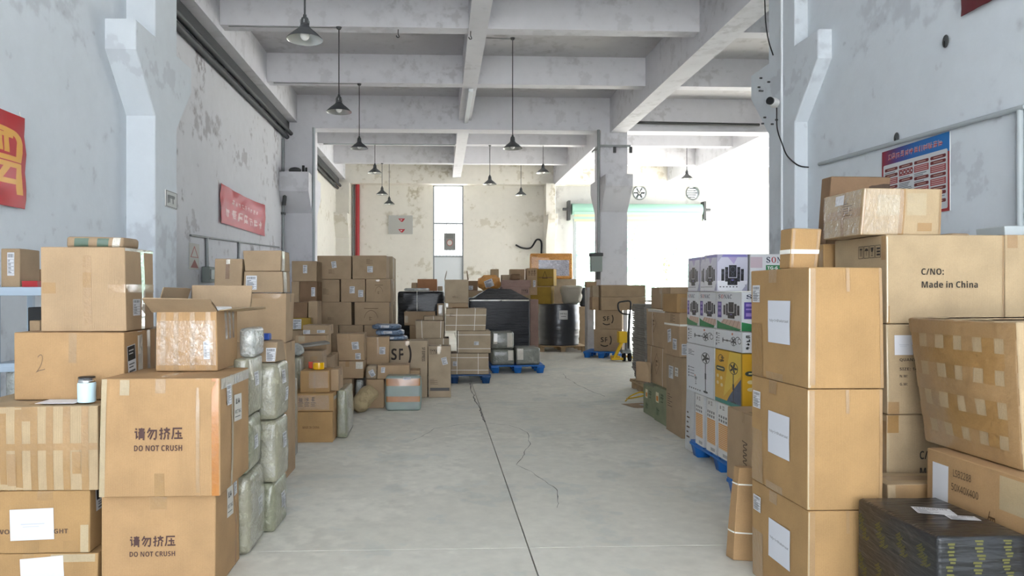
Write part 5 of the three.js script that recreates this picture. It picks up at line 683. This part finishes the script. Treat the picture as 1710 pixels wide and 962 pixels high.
// heap behind the black loads
for (const [id, x0, x1, y, on, D, l] of [['q1', 779, 835, 520, 0, 16.0, 'lower left carton of the heap behind the peaked black load'], ['q2', 836, 884, 520, 0, 16.0, 'lower right carton of the heap behind the peaked black load'], ['q3', 779, 835, 485.5, 'q1', 16.0, 'upper left carton of the heap behind the peaked black load'], ['q4', 836, 884, 493, 'q2', 16.0, 'upper right carton of the heap behind the peaked black load']]) B(id, l, { x: [x0, x1], y, on, D, dep: 1.1, m: KR.d });
B('hk', 'dark brown carton with a pale tag left of the orange bag', { x: [782, 798], y: 469, D: 16.05, dep: 0.35, on: 'q3', m: KR.f, lab: [['s5', 'f', 0.05, 0.1, 0.5, 0.5]] });
{ const D = 16.3, t = thing('orange_bag', 'round orange bag with a crumpled label on the heap', 'bag', [XP(818, D), TOP.q3 + 0.001, Z(D + 0.2)]), b = new Carton(0.44, 0.36, 0.4, { seed: 97, r: 0.14, bulge: 0.04, wob: 0.04, n: 10, warp: 0.03 }); mesh('bag', b.body(), PC.orange, t); mesh('paper_label', b.patch('f', 0.25, 0.2, 0.68, 0.7, { cell: 's5', off: 0.006, turn: 0.4 }), M.paper, t); }
B('hh1', 'tall pale carton standing behind the orange bag', { x: [820, 833], y: 449.5, D: 16.8, dep: 0.28, on: 'q3', m: KR.p });
B('hp', 'long pinkish carton lying tilted on the heap', { x: [837, 883], y: 480, D: 16.05, dep: 0.3, on: 'q4', m: KR.pink, t: 0.12, ink: [['icons', 'f', 0.7, 0.2, 0.95, 0.8]] });
B('hp2', 'second pinkish carton on top of the long tilted one', { x: [838, 887], y: 467.5, D: 16.1, dep: 0.28, on: 'hp', m: KR.pink, t: -0.1, c: { lean: [0, 0] } });
B('ht1', 'small grey-brown carton on the pinkish cartons, left', { x: [838, 851], y: 459, D: 16.45, dep: 0.25, on: 'q4', m: KR.e });
B('ht2', 'tan carton behind the small dark carton on the heap', { x: [852, 876], y: 449.5, D: 16.75, dep: 0.3, on: 'q4', m: KR.c });
B('ht3', 'dark film-wrapped small carton on the pinkish cartons', { x: [853, 869], y: 457.5, D: 16.14, dep: 0.2, on: 'hp2', m: KR.f, soft: true });
B('hq', 'tall carton at the right end of the heap beside the peaked black load', { x: [885.5, 899], y: 500, D: 16.0, dep: 0.5, m: KR.pink, lab: [['s1', 'f', 0.3, 0.02, 0.7, 0.1]] });
B('hq2', 'tan carton with printed marks at the right end of the heap', { x: [880, 897], y: 448, D: 16.55, dep: 0.35, on: 'q4', m: KR.c, ink: [['marks', 'f', 0.1, 0.7, 0.9, 0.95]], lab: [['s1', 'f', 0.6, 0.3, 0.85, 0.55]] });
// film-wrapped drum on its wooden pallet
{ const D = 17.7, xc = XP(933, D), rr = (XP(967, D) - XP(899, D)) / 2; pallet('wooden_pallet', 'worn wooden pallet under the dark drum-shaped load', XP(895, D), XP(974, D), D - 0.55, 1.1, M.wood, 0, false);
  const t = thing('drum_load', 'dark film-wrapped drum-shaped load with a white label', 'load', [xc, 0.142, Z(D)]), h = YP(933, 508, D - rr) - 0.142;
  const p = [[0, 0], [rr * 0.97, 0]]; for (let k = 0; k <= 16; k++) p.push([rr * (0.985 + 0.012 * Math.sin(k * 2.3) - 0.02 * Math.cos(k / 16 * 6.28)), 0.02 + (h - 0.04) * k / 16]); p.push([rr * 0.95, h], [0, h]); const g = lathe(p, 56); mesh('drum', g, M.drumFilm, t);
  const lb = new THREE.CylinderGeometry(rr * 1.012, rr * 1.012, 0.22, 10, 1, true, -0.15, 0.42), C = AT.drumlabel, uv = lb.attributes.uv; for (let i = 0; i < uv.count; i++) uv.setXY(i, C.u0 + (C.u1 - C.u0) * uv.getX(i), C.v0 + (C.v1 - C.v0) * uv.getY(i)); lb.translate(0, h * 0.74, 0); mesh('paper_label', lb, M.paper, t);
  TOP.drum = 0.142 + h; }
B('yb1', 'lower ochre yellow carton on the drum-shaped load', { x: [891, 925], y: 477.5, D: 17.45, dep: 0.45, on: 'drum', m: KR.ochre, t: -0.35, kind: 'yellow_carton', tape: [['f', 0.02, 0.94, 0.98, 1, 'clear']] });
B('yb2', 'upper ochre yellow carton with a black triangle on the drum-shaped load', { x: [901, 929], y: 449, D: 17.5, dep: 0.38, on: 'yb1', m: KR.ochre, t: -0.35, kind: 'yellow_carton', ink: [['tri', 'f', 0.3, 0.4, 0.65, 0.9]], tape: [['f', 0, 0.46, 1, 0.52, 'dark']] });
{ const D = 17.4, t = thing('white_sack', 'crumpled white sack bulging beside the lower ochre yellow carton', 'sack', [XP(956, D), TOP.drum + 0.001, Z(D + 0.2)]); mesh('sack', new Carton(0.44, 0.46, 0.4, { seed: 98, r: 0.07, bulge: 0.03, wob: 0.05, n: 10, warp: 0.03, flare: 0.18 }).body(), PC.cream, t); }
B('q5', 'large carton behind the drum-shaped load, left', { x: [880, 921], y: 466, D: 18.5, dep: 0.6, m: KR.e });
B('q6', 'large carton behind the drum-shaped load, right', { x: [922, 962], y: 466, D: 18.5, dep: 0.6, m: KR.e });
{ const D = 18.52, g = B('ob', 'orange-wrapped parcel with a lilac front window, highest of the far heap', { x: [887, 957], y: 423, D, dep: 0.45, on: 'q5', m: PC.orange, soft: true, kind: 'wrapped_parcel', t: -0.08 }), b = BOXES.ob.b; mesh('front_panel', b.patch('f', 0.2, 0.12, 0.92, 0.74, { off: 0.004 }), parcelM(0xd9d6e6, 0.02), g); }
B('q7', 'narrow carton standing right of the drum-shaped load', { x: [967, 982], y: 512, D: 18.3, dep: 0.4, m: KR.d });
B('q8', 'dark sack standing on the narrow carton right of the white sack', { x: [971, 981], y: 480, D: 18.32, dep: 0.3, on: 'q7', m: M.navyFilm, soft: true, kind: 'dark_sack', cat: 'sack' });
B('q9', 'white upright carton behind the logo cartons near the middle column', { x: [981, 992], y: 480, D: 16.5, dep: 0.3, m: KR.white });
// logo cartons by the column
pallet('blue_pallet', 'turned blue pallet under the two logo cartons by the middle column', XP(987, 15.45), XP(1046, 15.45), 15.45, 0.85, M.blue, -0.4); TOP.pal3 = 0.141;
B('sf1', 'lower of the two small logo cartons beside the pallet jack', { x: [998, 1044], y: 550, D: 15.6, dep: 0.5, on: 'pal3', m: KR.d, t: -0.3, ink: [['sf', 'f', 0.2, 0.15, 0.65, 0.75]] });
B('sf2', 'upper of the two small logo cartons beside the pallet jack', { x: [1000, 1044], y: 518, D: 15.62, dep: 0.48, on: 'sf1', m: KR.d, t: -0.3, ink: [['sf', 'f', 0.25, 0.15, 0.7, 0.8]], lab: [['s5', 'l', 0.3, 0.6, 0.7, 0.95]] });
B('lg1', 'lower long carton lying across the small logo cartons', { x: [1004, 1078], y: 496, D: 15.55, dep: 0.4, on: 'sf2', m: KR.d });
B('lg2', 'upper long carton lying across the small logo cartons', { x: [1004, 1078], y: 476, D: 15.55, dep: 0.4, on: 'lg1', m: KR.d });
B('lg3', 'small tan carton left of the lower long carton', { x: [989, 1000], y: 496, D: 15.7, dep: 0.3, on: 'sf2', m: KR.c });
B('lg4', 'small white-ended carton left of the upper long carton', { x: [990, 1000], y: 477, D: 15.7, dep: 0.3, on: 'lg3', m: KR.e });
B('lg5', 'tan carton before the foot of the middle column', { x: [979, 996], y: 470, D: 16.5, dep: 0.2, on: 'q9', m: KR.c });
// pallet jack
{ const D = 14.8, xc = XP(1049, D), t = thing('pallet_jack', 'yellow pallet jack with a black handle parked by the logo cartons', 'pallet jack', [xc, 0, Z(D)]);
  const H = YP(1049, 522, D); mesh('handle_shaft', rod([0, 0.25, -0.02], [0.03, H - 0.02, 0.0], 0.028, 12), M.black, t);
  mesh('handle_loop', tube([[0.03, H - 0.04, 0], [-0.12, H - 0.02, 0], [-0.2, H + 0.06, 0], [-0.2, H + 0.2, 0], [-0.1, H + 0.23, 0], [0.04, H + 0.23, 0], [0.05, H + 0.1, 0], [0.03, H - 0.04, 0]], 0.018, 50), M.black, t);
  mesh('pump', join([cyl(0.06, 0.05, 0.3, 0.0, 0.2, -0.05, 16), boxAt(-0.14, 0.06, 0.16, 0.24, -0.12, 0.04, 0.02)]), M.steel, t);
  mesh('body', join([boxAt(-0.2, -0.02, 0.38, 0.62, -0.16, 0.02, 0.02), rod([-0.12, 0.4, -0.04], [-0.3, 0.06, 0.02], 0.035, 10), boxAt(-0.36, -0.1, 0.03, 0.075, -0.06, 0.05, 0.01)]), M.yellow, t);
  for (const s of [-1, 1]) mesh('fork', boxAt(s * 0.17 - 0.08 - 0.05, s * 0.17 + 0.03, 0.05, 0.1, -0.33, -0.06, 0.015), M.yellow, t);
  for (const s of [-0.09, 0.03]) mesh('wheel', new THREE.CylinderGeometry(0.09, 0.09, 0.05, 20).rotateZ(Math.PI / 2).translate(s, 0.091, 0.0), M.rubber, t); }
// ---------------------------------------------------------------- right row: grey board stack, brown cartons, product cartons
function ordinal(k) { const o = ['', 'first', 'second', 'third', 'fourth', 'fifth', 'sixth', 'seventh', 'eighth', 'ninth', 'tenth', 'eleventh', 'twelfth', 'thirteenth', 'fourteenth', 'fifteenth', 'sixteenth', 'seventeenth', 'eighteenth', 'nineteenth', 'twentieth']; return k <= 20 ? o[k] : k === 30 ? 'thirtieth' : (k < 30 ? 'twenty-' : 'thirty-') + o[k % 10]; }
pallet('wooden_pallet', 'low wooden pallet under the stack of grey flattened cartons', 2.86, 3.7, 10.0, 0.75, M.wood, 0, false);
{ const n = 36, R = rng(33), top = YP(1070, 508, 10.1), th = (top - 0.143) / n, proto = new Carton(0.74, th - 0.002, 0.66, { seed: 44, r: 0.004, bulge: 0.002, wob: 0, warp: 0.004, n: 2 }); let first = null;
  for (let k = 0; k < n; k++) { let o; if (!first) { o = first = thing('flat_carton', 'grey flattened carton lying in the tall banded stack on the wooden pallet', 'board', [0, 0, 0], 0, 'grey flattened cartons in the tall stack'); mesh('board', proto.body(), KR.greyboard, o); } else { o = first.clone(); o.name = numbered('flat_carton'); scene.add(o); } o.userData.label = `grey flattened carton, ${ordinal(n - k)} from the top of the tall board stack`; o.position.set(3.26 + (R() - 0.5) * 0.022 - (k < 5 ? -0.05 + k * 0.01 : 0), 0.1425 + k * th, -10.38 + (R() - 0.5) * 0.03); o.rotation.y = (R() - 0.5) * 0.03; }
  TOP.gs = top; }
for (const [i, dx, a, l] of [[0, 0.05, 0.12, 'loose brown board lying tilted on the grey stack'], [1, 0.14, -0.2, 'second loose brown board on top of the grey stack']]) { const t = thing('brown_board', l, 'board', [3.22 + dx, TOP.gs + 0.05 + i * 0.065, -10.3], a); t.rotation.z = 0.06 - i * 0.02; mesh('board', new Carton(0.62, 0.012, 0.5, { seed: 60 + i, r: 0.003, bulge: 0.02, warp: 0.02 }).body(), KR.c, t); }
{ const t = thing('floor_cardboard', 'torn cardboard piece lying on the floor before the grey stack', 'cardboard', [2.52, 0.002, -9.05], 0.3); mesh('board', new Carton(0.3, 0.012, 0.32, { seed: 66, r: 0.003, warp: 0.03, bulge: 0.01 }).body(), KR.d, t); mesh('paper_label', new Carton(0.3, 0.016, 0.32, { seed: 66, r: 0.003, warp: 0.03, bulge: 0.01 }).patch('t', 0.5, 0.3, 0.75, 0.6, { cell: 's5' }), M.paper, t); }
tag(mesh('yellow_strap', tube([[2.42, 0.02, -9.3], [2.55, 0.06, -9.5], [2.7, 0.1, -9.55], [2.78, 0.06, -9.6], [2.66, 0.015, -9.66], [2.5, 0.012, -9.55]], 0.009, 40), M.yellow), 'loose yellow strap coiled on the floor before the grey stack', 'strap');
B('gr1', 'farther green printed carton on the floor, right row', { X: [2.44, 2.92], D: 8.06, dep: 0.5, Y: 0.35, m: KR.palegreen, ink: [['greenprint', 'l', 0.15, 0.1, 0.8, 0.9]], seam: 'z' });
B('gr2', 'nearer green printed carton on the floor, right row', { X: [2.42, 2.9], D: 7.54, dep: 0.5, Y: 0.39, m: KR.palegreen, ink: [['greenprint', 'l', 0.1, 0.1, 0.8, 0.9]], seam: 'z' });
B('bb2', 'carton with a diamond mark, lower of the strapped right-row pair', { X: [2.46, 2.96], D: 7.62, dep: 0.86, Y: 0.82, on: 0.392, m: KR.c, strap: [['z', 0.2], ['z', 0.7]], ink: [['diamond', 'l', 0.3, 0.2, 0.6, 0.85]], seam: false, c: { warp: 0.012 } });
B('bb1', 'carton with a diamond mark, upper of the strapped right-row pair', { X: [2.46, 2.96], D: 7.64, dep: 0.84, Y: 1.25, on: 'bb2', m: KR.c, strap: [['z', 0.3]], ink: [['diamond', 'l', 0.2, 0.3, 0.5, 0.9]], seam: false, tape: [['l', 0, 0.92, 1, 1, 'silver']] });
B('bb0', 'top carton of the strapped right-row stack below the column', { X: [2.5, 2.98], D: 7.72, dep: 0.7, Y: 1.5, on: 'bb1', m: KR.c, tape: [['l', 0.55, 0, 0.6, 1, 'pale']] });
B('tb', 'tall narrow carton standing on the floor right of the green cartons', { X: [2.37, 2.78], D: 6.98, dep: 0.5, Y: 0.8, m: KR.d, lab: [['s1', 'l', 0.2, 0.7, 0.5, 0.86], ['recv', 'l', 0.6, 0.75, 0.8, 0.86]], ink: [['spec', 'l', 0.1, 0.3, 0.6, 0.5], ['icons', 'f', 0.1, 0.35, 0.5, 0.45]], c: { warp: 0.01 } });
B('bb3', 'carton with two white tags tied with cord on the tall narrow carton', { X: [2.36, 2.78], D: 7.0, dep: 0.48, Y: 1.24, on: 'tb', m: KR.c, lab: [['s1', 'l', 0.25, 0.3, 0.5, 0.6, 0.15], ['s5', 'l', 0.6, 0.15, 0.85, 0.4], ['s2', 'f', 0.05, 0.05, 0.3, 0.3]], strap: [['y', 0.72, 0.02]], seam: false, ink: [['spec', 'l', 0.4, 0.75, 0.9, 0.97]] });
B('bbf', 'plain light-brown carton on the cord-tied carton', { X: [2.34, 2.82], D: 7.02, dep: 0.44, Y: 1.43, on: 'bb3', m: KR.b, tape: [['f', 0, 0.2, 1, 0.8, 'clear']], seam: false });
{ const t = thing('torn_cardboard', 'torn brown flap poking out beside the diamond carton', 'cardboard', [2.4, 0.395, -8.35], 0.5); const m = mesh('board', new Carton(0.015, 0.24, 0.2, { seed: 67, r: 0.003, warp: 0.03, bulge: 0.01 }).body(), KR.c, t); m.rotation.z = 0.12; }
// product cartons on blue pallets
pallet('blue_pallet', 'bright blue plastic pallet under the white product cartons', 2.22, 3.2, 5.12, 1.2, M.blue); TOP.pal4 = 0.141;
pallet('blue_pallet', 'bright blue plastic pallet under the brown carton beside the tall tan stack', 2.04, 2.9, 4.43, 0.62, M.blue); TOP.pal5 = 0.141;
const side = (cell) => ({ prt: [[cell, 'l'], [cell, 'f']] });
B('wt', 'tall plain white carton at the far end of the product cartons', { X: [2.26, 2.7], D: 6.36, dep: 0.2, Y: 0.74, m: KR.white, seam: false, c: { lean: [0.02, 0] }, ink: [['spec', 'l', 0.2, 0.1, 0.8, 0.5]], tape: [] });
B('wt2', 'plain white carton lying on the tall plain white carton', { X: [2.3, 2.7], D: 6.37, dep: 0.18, Y: 0.95, on: 'wt', m: KR.white, seam: false });
for (const [i, d0, d1, l] of [[0, 5.92, 6.12, 'farthest'], [1, 5.64, 5.86, 'second farthest'], [2, 5.39, 5.62, 'second nearest'], [3, 5.15, 5.375, 'nearest']]) B('lv' + i, `${l} white carton with an orange louvre picture on the blue pallet`, { X: [2.2, 2.72], D: d0, dep: d1 - d0, Y: 0.58, on: 'pal4', g: 'white louvre-picture cartons', m: KR.white, seam: false, prt: [['louver', 'l']], c: { warp: 0.002 } });
B('fw', 'white carton with a tall fan picture, above the louvre cartons', { X: [2.19, 2.75], D: 5.665, dep: 0.64, Y: 1.0, on: 'lv1', m: KR.white, seam: false, prt: [['fantall', 'l']], c: { warp: 0.003 } });
B('fy', 'yellow carton with a stand fan picture', { X: [2.19, 2.75], D: 5.14, dep: 0.51, Y: 1.0, on: 'lv3', m: KR.ochre, seam: false, prt: [['fanyellow', 'l'], ['fanyellow', 'f']], c: { warp: 0.003 } });
B('fs1', 'farther white carton with a sideways fan picture', { X: [2.19, 2.75], D: 5.665, dep: 0.63, Y: 1.155, on: 'fw', m: KR.white, seam: false, prt: [['fanwide', 'l']], c: { warp: 0.003 } });
B('fs2', 'nearer white carton with a sideways fan picture above the yellow carton', { X: [2.19, 2.75], D: 5.14, dep: 0.51, Y: 1.155, on: 'fy', m: KR.white, seam: false, prt: [['fanwide', 'l'], ['fanwide', 'f']], c: { warp: 0.003 } });
for (const [i, d0, d1, on, l] of [[0, 6.0, 6.3, 'fs1', 'farthest'], [1, 5.62, 5.99, 'fs1', 'middle'], [2, 5.15, 5.61, 'fs2', 'nearest']]) B('sn' + i, `${l} SONAC speaker carton of the row below the lilac speaker cartons`, { X: [2.19, 2.7], D: d0, dep: d1 - d0, Y: 1.45, on, g: 'SONAC speaker cartons', m: KR.white, seam: false, prt: [['sonac', 'l'], ['sonac', 'f']], c: { warp: 0.003 } });
const lil = kraft(0xcfcce6);
for (const [i, d0, d1, on, l] of [[0, 6.01, 6.3, 'sn0', 'farthest lilac speaker carton on the top row'], [1, 5.72, 6.0, 'sn1', 'middle lilac speaker carton on the top row']]) B('tp' + i, l, { X: [2.2, 2.7], D: d0, dep: d1 - d0, Y: 1.745, on, m: lil, seam: false, prt: [['subwoofer', 'l'], ['subwoofer', 'f']], c: { warp: 0.003 } });
B('tp2', 'nearest lilac speaker carton on the top row, front to the aisle', { x: [1197, 1249], y: 424, D: 5.44, dep: 0.26, on: 'sn1', m: lil, seam: false, prt: [['subwoofer', 'f'], ['subwoofer', 'l']], c: { warp: 0.003 } });
B('son', 'white carton headed SON behind the strapped upright carton', { x: [1252, 1320], y: 424, D: 5.44, dep: 0.26, on: 'sn1', m: KR.white, seam: false, prt: [['sonhead', 'f', 0.01, 0.52, 0.99, 0.99]], c: { warp: 0.003 } });
B('brp', 'brown carton with a vertical scrawled word between product cartons and tan stack', { X: [2.03, 2.55], D: 4.46, dep: 0.55, Y: 0.64, on: 'pal5', m: KR.c, ink: [['vert', 'l', 0.45, 0.15, 0.65, 0.65]] });
// tall tan stack of three
const yl = (v0, v1) => [['sheet', 'l', 0.36, 0.34, 0.74, 0.72], ['s5', 'l', 0.05, 0.7, 0.2, 0.86]];
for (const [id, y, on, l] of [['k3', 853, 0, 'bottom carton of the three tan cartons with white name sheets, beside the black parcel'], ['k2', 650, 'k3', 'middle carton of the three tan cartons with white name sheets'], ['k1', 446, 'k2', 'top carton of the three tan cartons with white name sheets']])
  B(id, l, { x: [1348, 1476], y, on, g: 'tan cartons with white name sheets', D: 3.08, dep: 0.565, m: KR.b, lab: yl(), seam: false, c: { bulge: 0.005, warp: 0.006 }, tape: [['f', 0, 0.01, 0.035, 0.99, 'pale'], ['f', 0.02, 0.03, 0.09, 0.99, 'clear'], ['f', 0.5, 0.8, 0.545, 1, 'clear'], ['f', 0.95, 0, 0.995, 1, 'clear'], ['l', 0.3, 0, 0.6, 0.07, 'clear'], ['l', 0.02, 0.0, 0.24, 0.5, 'tan'], ['l', 0.36, 0.88, 0.5, 1, 'clear']] });  // pale strip on front left edge: clear tape with its glossy highlight painted in
{ const t = thing('strapped_bundle', 'thin strapped bundle of cardboard leaning behind the tall tan stack', 'cardboard', [1.625, 0.002, -3.84]), b = new Carton(0.105, 0.5, 0.07, { seed: 68, r: 0.004, warp: 0.014, flare: -0.55 }); const m = mesh('board', b.body(), KR.a, t); m.rotation.z = -0.06; for (const v of [0.3, 0.82]) { const s = mesh('strap', b.strap('y', v), M.strap, t); s.rotation.z = -0.06; } }
B('sc', 'small upright carton with a white strap standing on the tall tan stack', { x: [1319, 1366], y: 381, D: 3.3, dep: 0.1, on: 'k1', m: KR.b, seam: false, strap: [['y', 0.42, 0.02]], c: { lean: [0.012, 0], warp: 0.008 }, tape: [['t', 0, 0, 1, 1, 'silver'], ['f', 0.04, 0.02, 0.12, 0.98, 'clear'], ['f', 0.86, 0.02, 0.94, 0.98, 'clear']] });
// C/NO cartons
const nd = { D: 3.46, dep: 0.46, m: KR.p, seam: false };
B('n4', 'lowest C/NO carton column piece standing on the floor behind the black parcel', { ...nd, x: [1480, 1676], y: 842 });
B('n3', 'C/NO Made in China carton half hidden behind the heavily taped carton', { ...nd, x: [1480, 1676], y: 692, on: 'n4', ink: [['cno', 'f', 0.27, 0.26, 0.77, 0.62]], tape: [['l', 0.8, 0, 1, 1], ['f', 0, 0, 0.02, 1, 'pale'], ['f', 0.0, 0.8, 0.1, 1]] });
B('n2', 'carton printed QUANTITY and SIZE with a white sheet, under the topmost C/NO carton', { ...nd, x: [1480, 1676], y: 541, on: 'n3', ink: [['quant', 'f', 0.10, 0.28, 0.42, 0.64]], lab: [['sheet2', 'f', 0.065, 0.66, 0.22, 0.88]], tape: [['f', 0, 0.0, 0.1, 0.14, 'clear'], ['f', 0.0, 0, 0.02, 1, 'pale']] });
B('n1', 'topmost C/NO Made in China carton, long front fully in view', { ...nd, x: [1480, 1676], y: 392, on: 'n2', ink: [['cno', 'f', 0.28, 0.36, 0.78, 0.64], ['icons', 'l', 0.5, 0.74, 0.92, 0.9]], tape: [['f', 0, 0, 0.025, 0.2], ['f', 0.0, 0.02, 0.012, 0.98, 'pale'], [['f', 0.98, 0, 1, 1, 'clear'], ['t', 0.97, 0, 1, 0.5]], ['l', 0.92, 0.72, 0.99, 0.99]] });
B('n1d', 'plain carton at the right picture edge under the second top carton', { ...nd, x: [1679, 1850], y: 541 });
B('n1b', 'plain carton at the right picture edge beside the topmost C/NO carton', { ...nd, x: [1679, 1850], y: 392, on: 'n1d', tape: [['f', 0.02, 0.85, 0.12, 1, 'clear']] });
B('np2', 'tall carton behind the C/NO cartons towards the wall', { X: [2.16, 2.72], D: 3.96, dep: 0.45, Y: 1.3, m: KR.c });
B('np1', 'carton with a small white tag behind the topmost C/NO carton', { X: [2.16, 2.72], D: 3.96, dep: 0.45, Y: 1.72, on: 'np2', m: KR.b, lab: [['blank', 'l', 0.3, 0.04, 0.52, 0.2]], tape: [['l', 0.9, 0, 0.98, 1, 'clear']] });
B('qb', 'heavily taped carton standing on the topmost C/NO carton', { x: [1440, 1572], y: 314, D: 3.5, dep: 0.36, on: 'n1', m: KR.p, seam: false, c: { warp: 0.008, bulge: 0.005 }, tape: [[['f', 0.46, 0, 0.53, 1, 'tan'], ['t', 0.46, 0, 0.53, 0.4]], ['f', 0.18, 0.42, 0.46, 0.86, 'pale'], ['f', 0.55, 0.42, 0.8, 0.9, 'pale'], ['f', 0.7, 0.08, 0.88, 0.26], ['f', 0.0, 0, 0.03, 1, 'clear'], ['f', 0.97, 0, 1, 1, 'clear'], ['l', 0.0, 0.4, 1, 0.6, 'clear'], ['l', 0.5, 0, 0.58, 1, 'clear']], lab: [['blank', 'l', 0.34, 0.72, 0.56, 0.94]], ink: [['spec', 'l', 0.55, 0.4, 0.9, 0.75]], film: [['l', 0.02, 0.02, 0.98, 0.98], ['f', 0.02, 0.02, 0.5, 0.98]] });
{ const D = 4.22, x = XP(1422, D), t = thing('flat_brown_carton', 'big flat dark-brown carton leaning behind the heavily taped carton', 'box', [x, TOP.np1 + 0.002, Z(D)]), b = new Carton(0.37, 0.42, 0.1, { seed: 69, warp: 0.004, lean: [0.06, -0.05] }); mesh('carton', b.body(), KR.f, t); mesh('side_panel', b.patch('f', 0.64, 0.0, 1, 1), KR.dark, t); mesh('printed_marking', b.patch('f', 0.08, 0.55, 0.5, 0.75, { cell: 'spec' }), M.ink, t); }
B('gb2', 'grey metal box on the plain carton at the right picture edge', { x: [1678, 1760], y: 377, D: 3.62, dep: 0.2, on: 'n1b', m: M.greyPaint, seam: false, kind: 'metal_box', bodyName: 'body' });
{ const t = thing('paper_roll', 'small brown paper lump beside the heavily taped carton', 'paper', [XP(1592, 3.62), TOP.n1 + 0.001, Z(3.62)]); mesh('lump', new Carton(0.09, 0.016, 0.1, { seed: 61, r: 0.006, bulge: 0.01, n: 5 }).body(), KR.d, t); }
// heavily taped bulging carton over the lettered carton, then the black parcel
B('v', 'lettered carton with a white sheet under the big bulging taped carton', { X: [2.2, 2.72], D: 2.45, dep: 0.72, Y: 0.745, m: KR.a, lab: [['blank', 'l', 0.06, 0.42, 0.2, 0.93]], ink: [['lsb', 'l', 0.22, 0.78, 0.46, 0.95], ['hand', 'l', 0.46, 0.36, 0.62, 0.78]], tape: [['l', 0.3, 0.35, 0.5, 0.6, 'pale'], ['l', 0.6, 0.8, 0.98, 0.98, 'pale']], seam: false });
B('r', 'big bulging carton covered in crossing pale tape strips at the right edge', { X: [2.25, 2.83], D: 2.69, dep: 0.62, on: 'v', Y: 1.335, m: KR.p, seam: false, kind: 'taped_carton', c: { warp: 0.02, bulge: 0.02, wob: 0.012, flare: 0.1, lean: [0, -0.03], r: 0.012, n: 8 }, tape: [...[0.06, 0.24, 0.43, 0.6, 0.78, 0.95].map((u, i) => ['l', u - 0.05, 0, u + 0.045, 1, i % 2 ? 'clear' : 'tan']), ...[0.06, 0.27, 0.5, 0.72, 0.94].map((v, i) => ['l', 0, v - 0.06, 1, v + 0.055, i % 2 ? 'tan' : 'clear']), ...[0.25, 0.6].map((u) => ['f', u - 0.12, 0.1, u + 0.1, 0.9, 'pale']), ...[0.3, 0.7].map((v) => ['t', 0, v - 0.1, 1, v + 0.1, 'pale'])] });
B('bp', 'black film-wrapped parcel with yellow printed tape in the lower right corner', { X: [1.805, 2.16], D: 2.53, dep: 0.51, Y: 0.56, m: PC.blackY, seam: false, kind: 'black_parcel', cat: 'parcel', c: { r: 0.015, bulge: 0.008, wob: 0.012, warp: 0.01, n: 8 }, lab: [['s3', 't', 0.35, 0.5, 0.75, 0.68, -0.3], ['s3', 't', 0.55, 0.36, 0.86, 0.47, -0.2]], ink: [['tri2', 'f', 0.05, 0.5, 0.2, 0.98], ['tri2', 'f', 0.32, 0.55, 0.5, 1], ['tri2', 'f', 0.62, 0.6, 0.8, 1], ['tri2', 'f', 0.1, 0.05, 0.25, 0.5], ['tri2', 'f', 0.45, 0.1, 0.62, 0.55], ...[0.1, 0.35, 0.6, 0.85].flatMap((u, i) => [0.15, 0.5, 0.8].map((v) => ['tri2', 'l', u - 0.09, v - 0.12 + i * 0.02, u + 0.06, v + 0.1, 0.6]))] });
{ const t = thing('tape_box', 'small crumpled taped carton squeezed behind the black parcel', 'box', [XP(1540, 3.25), TOP.n4 - 0.445 + 0.0, Z(3.31)]); t.position.y = 0.001; const h = YP(1530, 817, 3.12) - 0.001, b = new Carton(0.36, h, 0.2, { seed: 62, warp: 0.012, bulge: 0.008 }); mesh('carton', b.body(), KR.p, t); mesh('tape', b.patch('f', 0.1, 0.85, 0.9, 1), TP.clear, t); mesh('tape', b.patch('t', 0, 0.3, 1, 0.7), TP.clear, t); }

renderer.render(scene, camera);
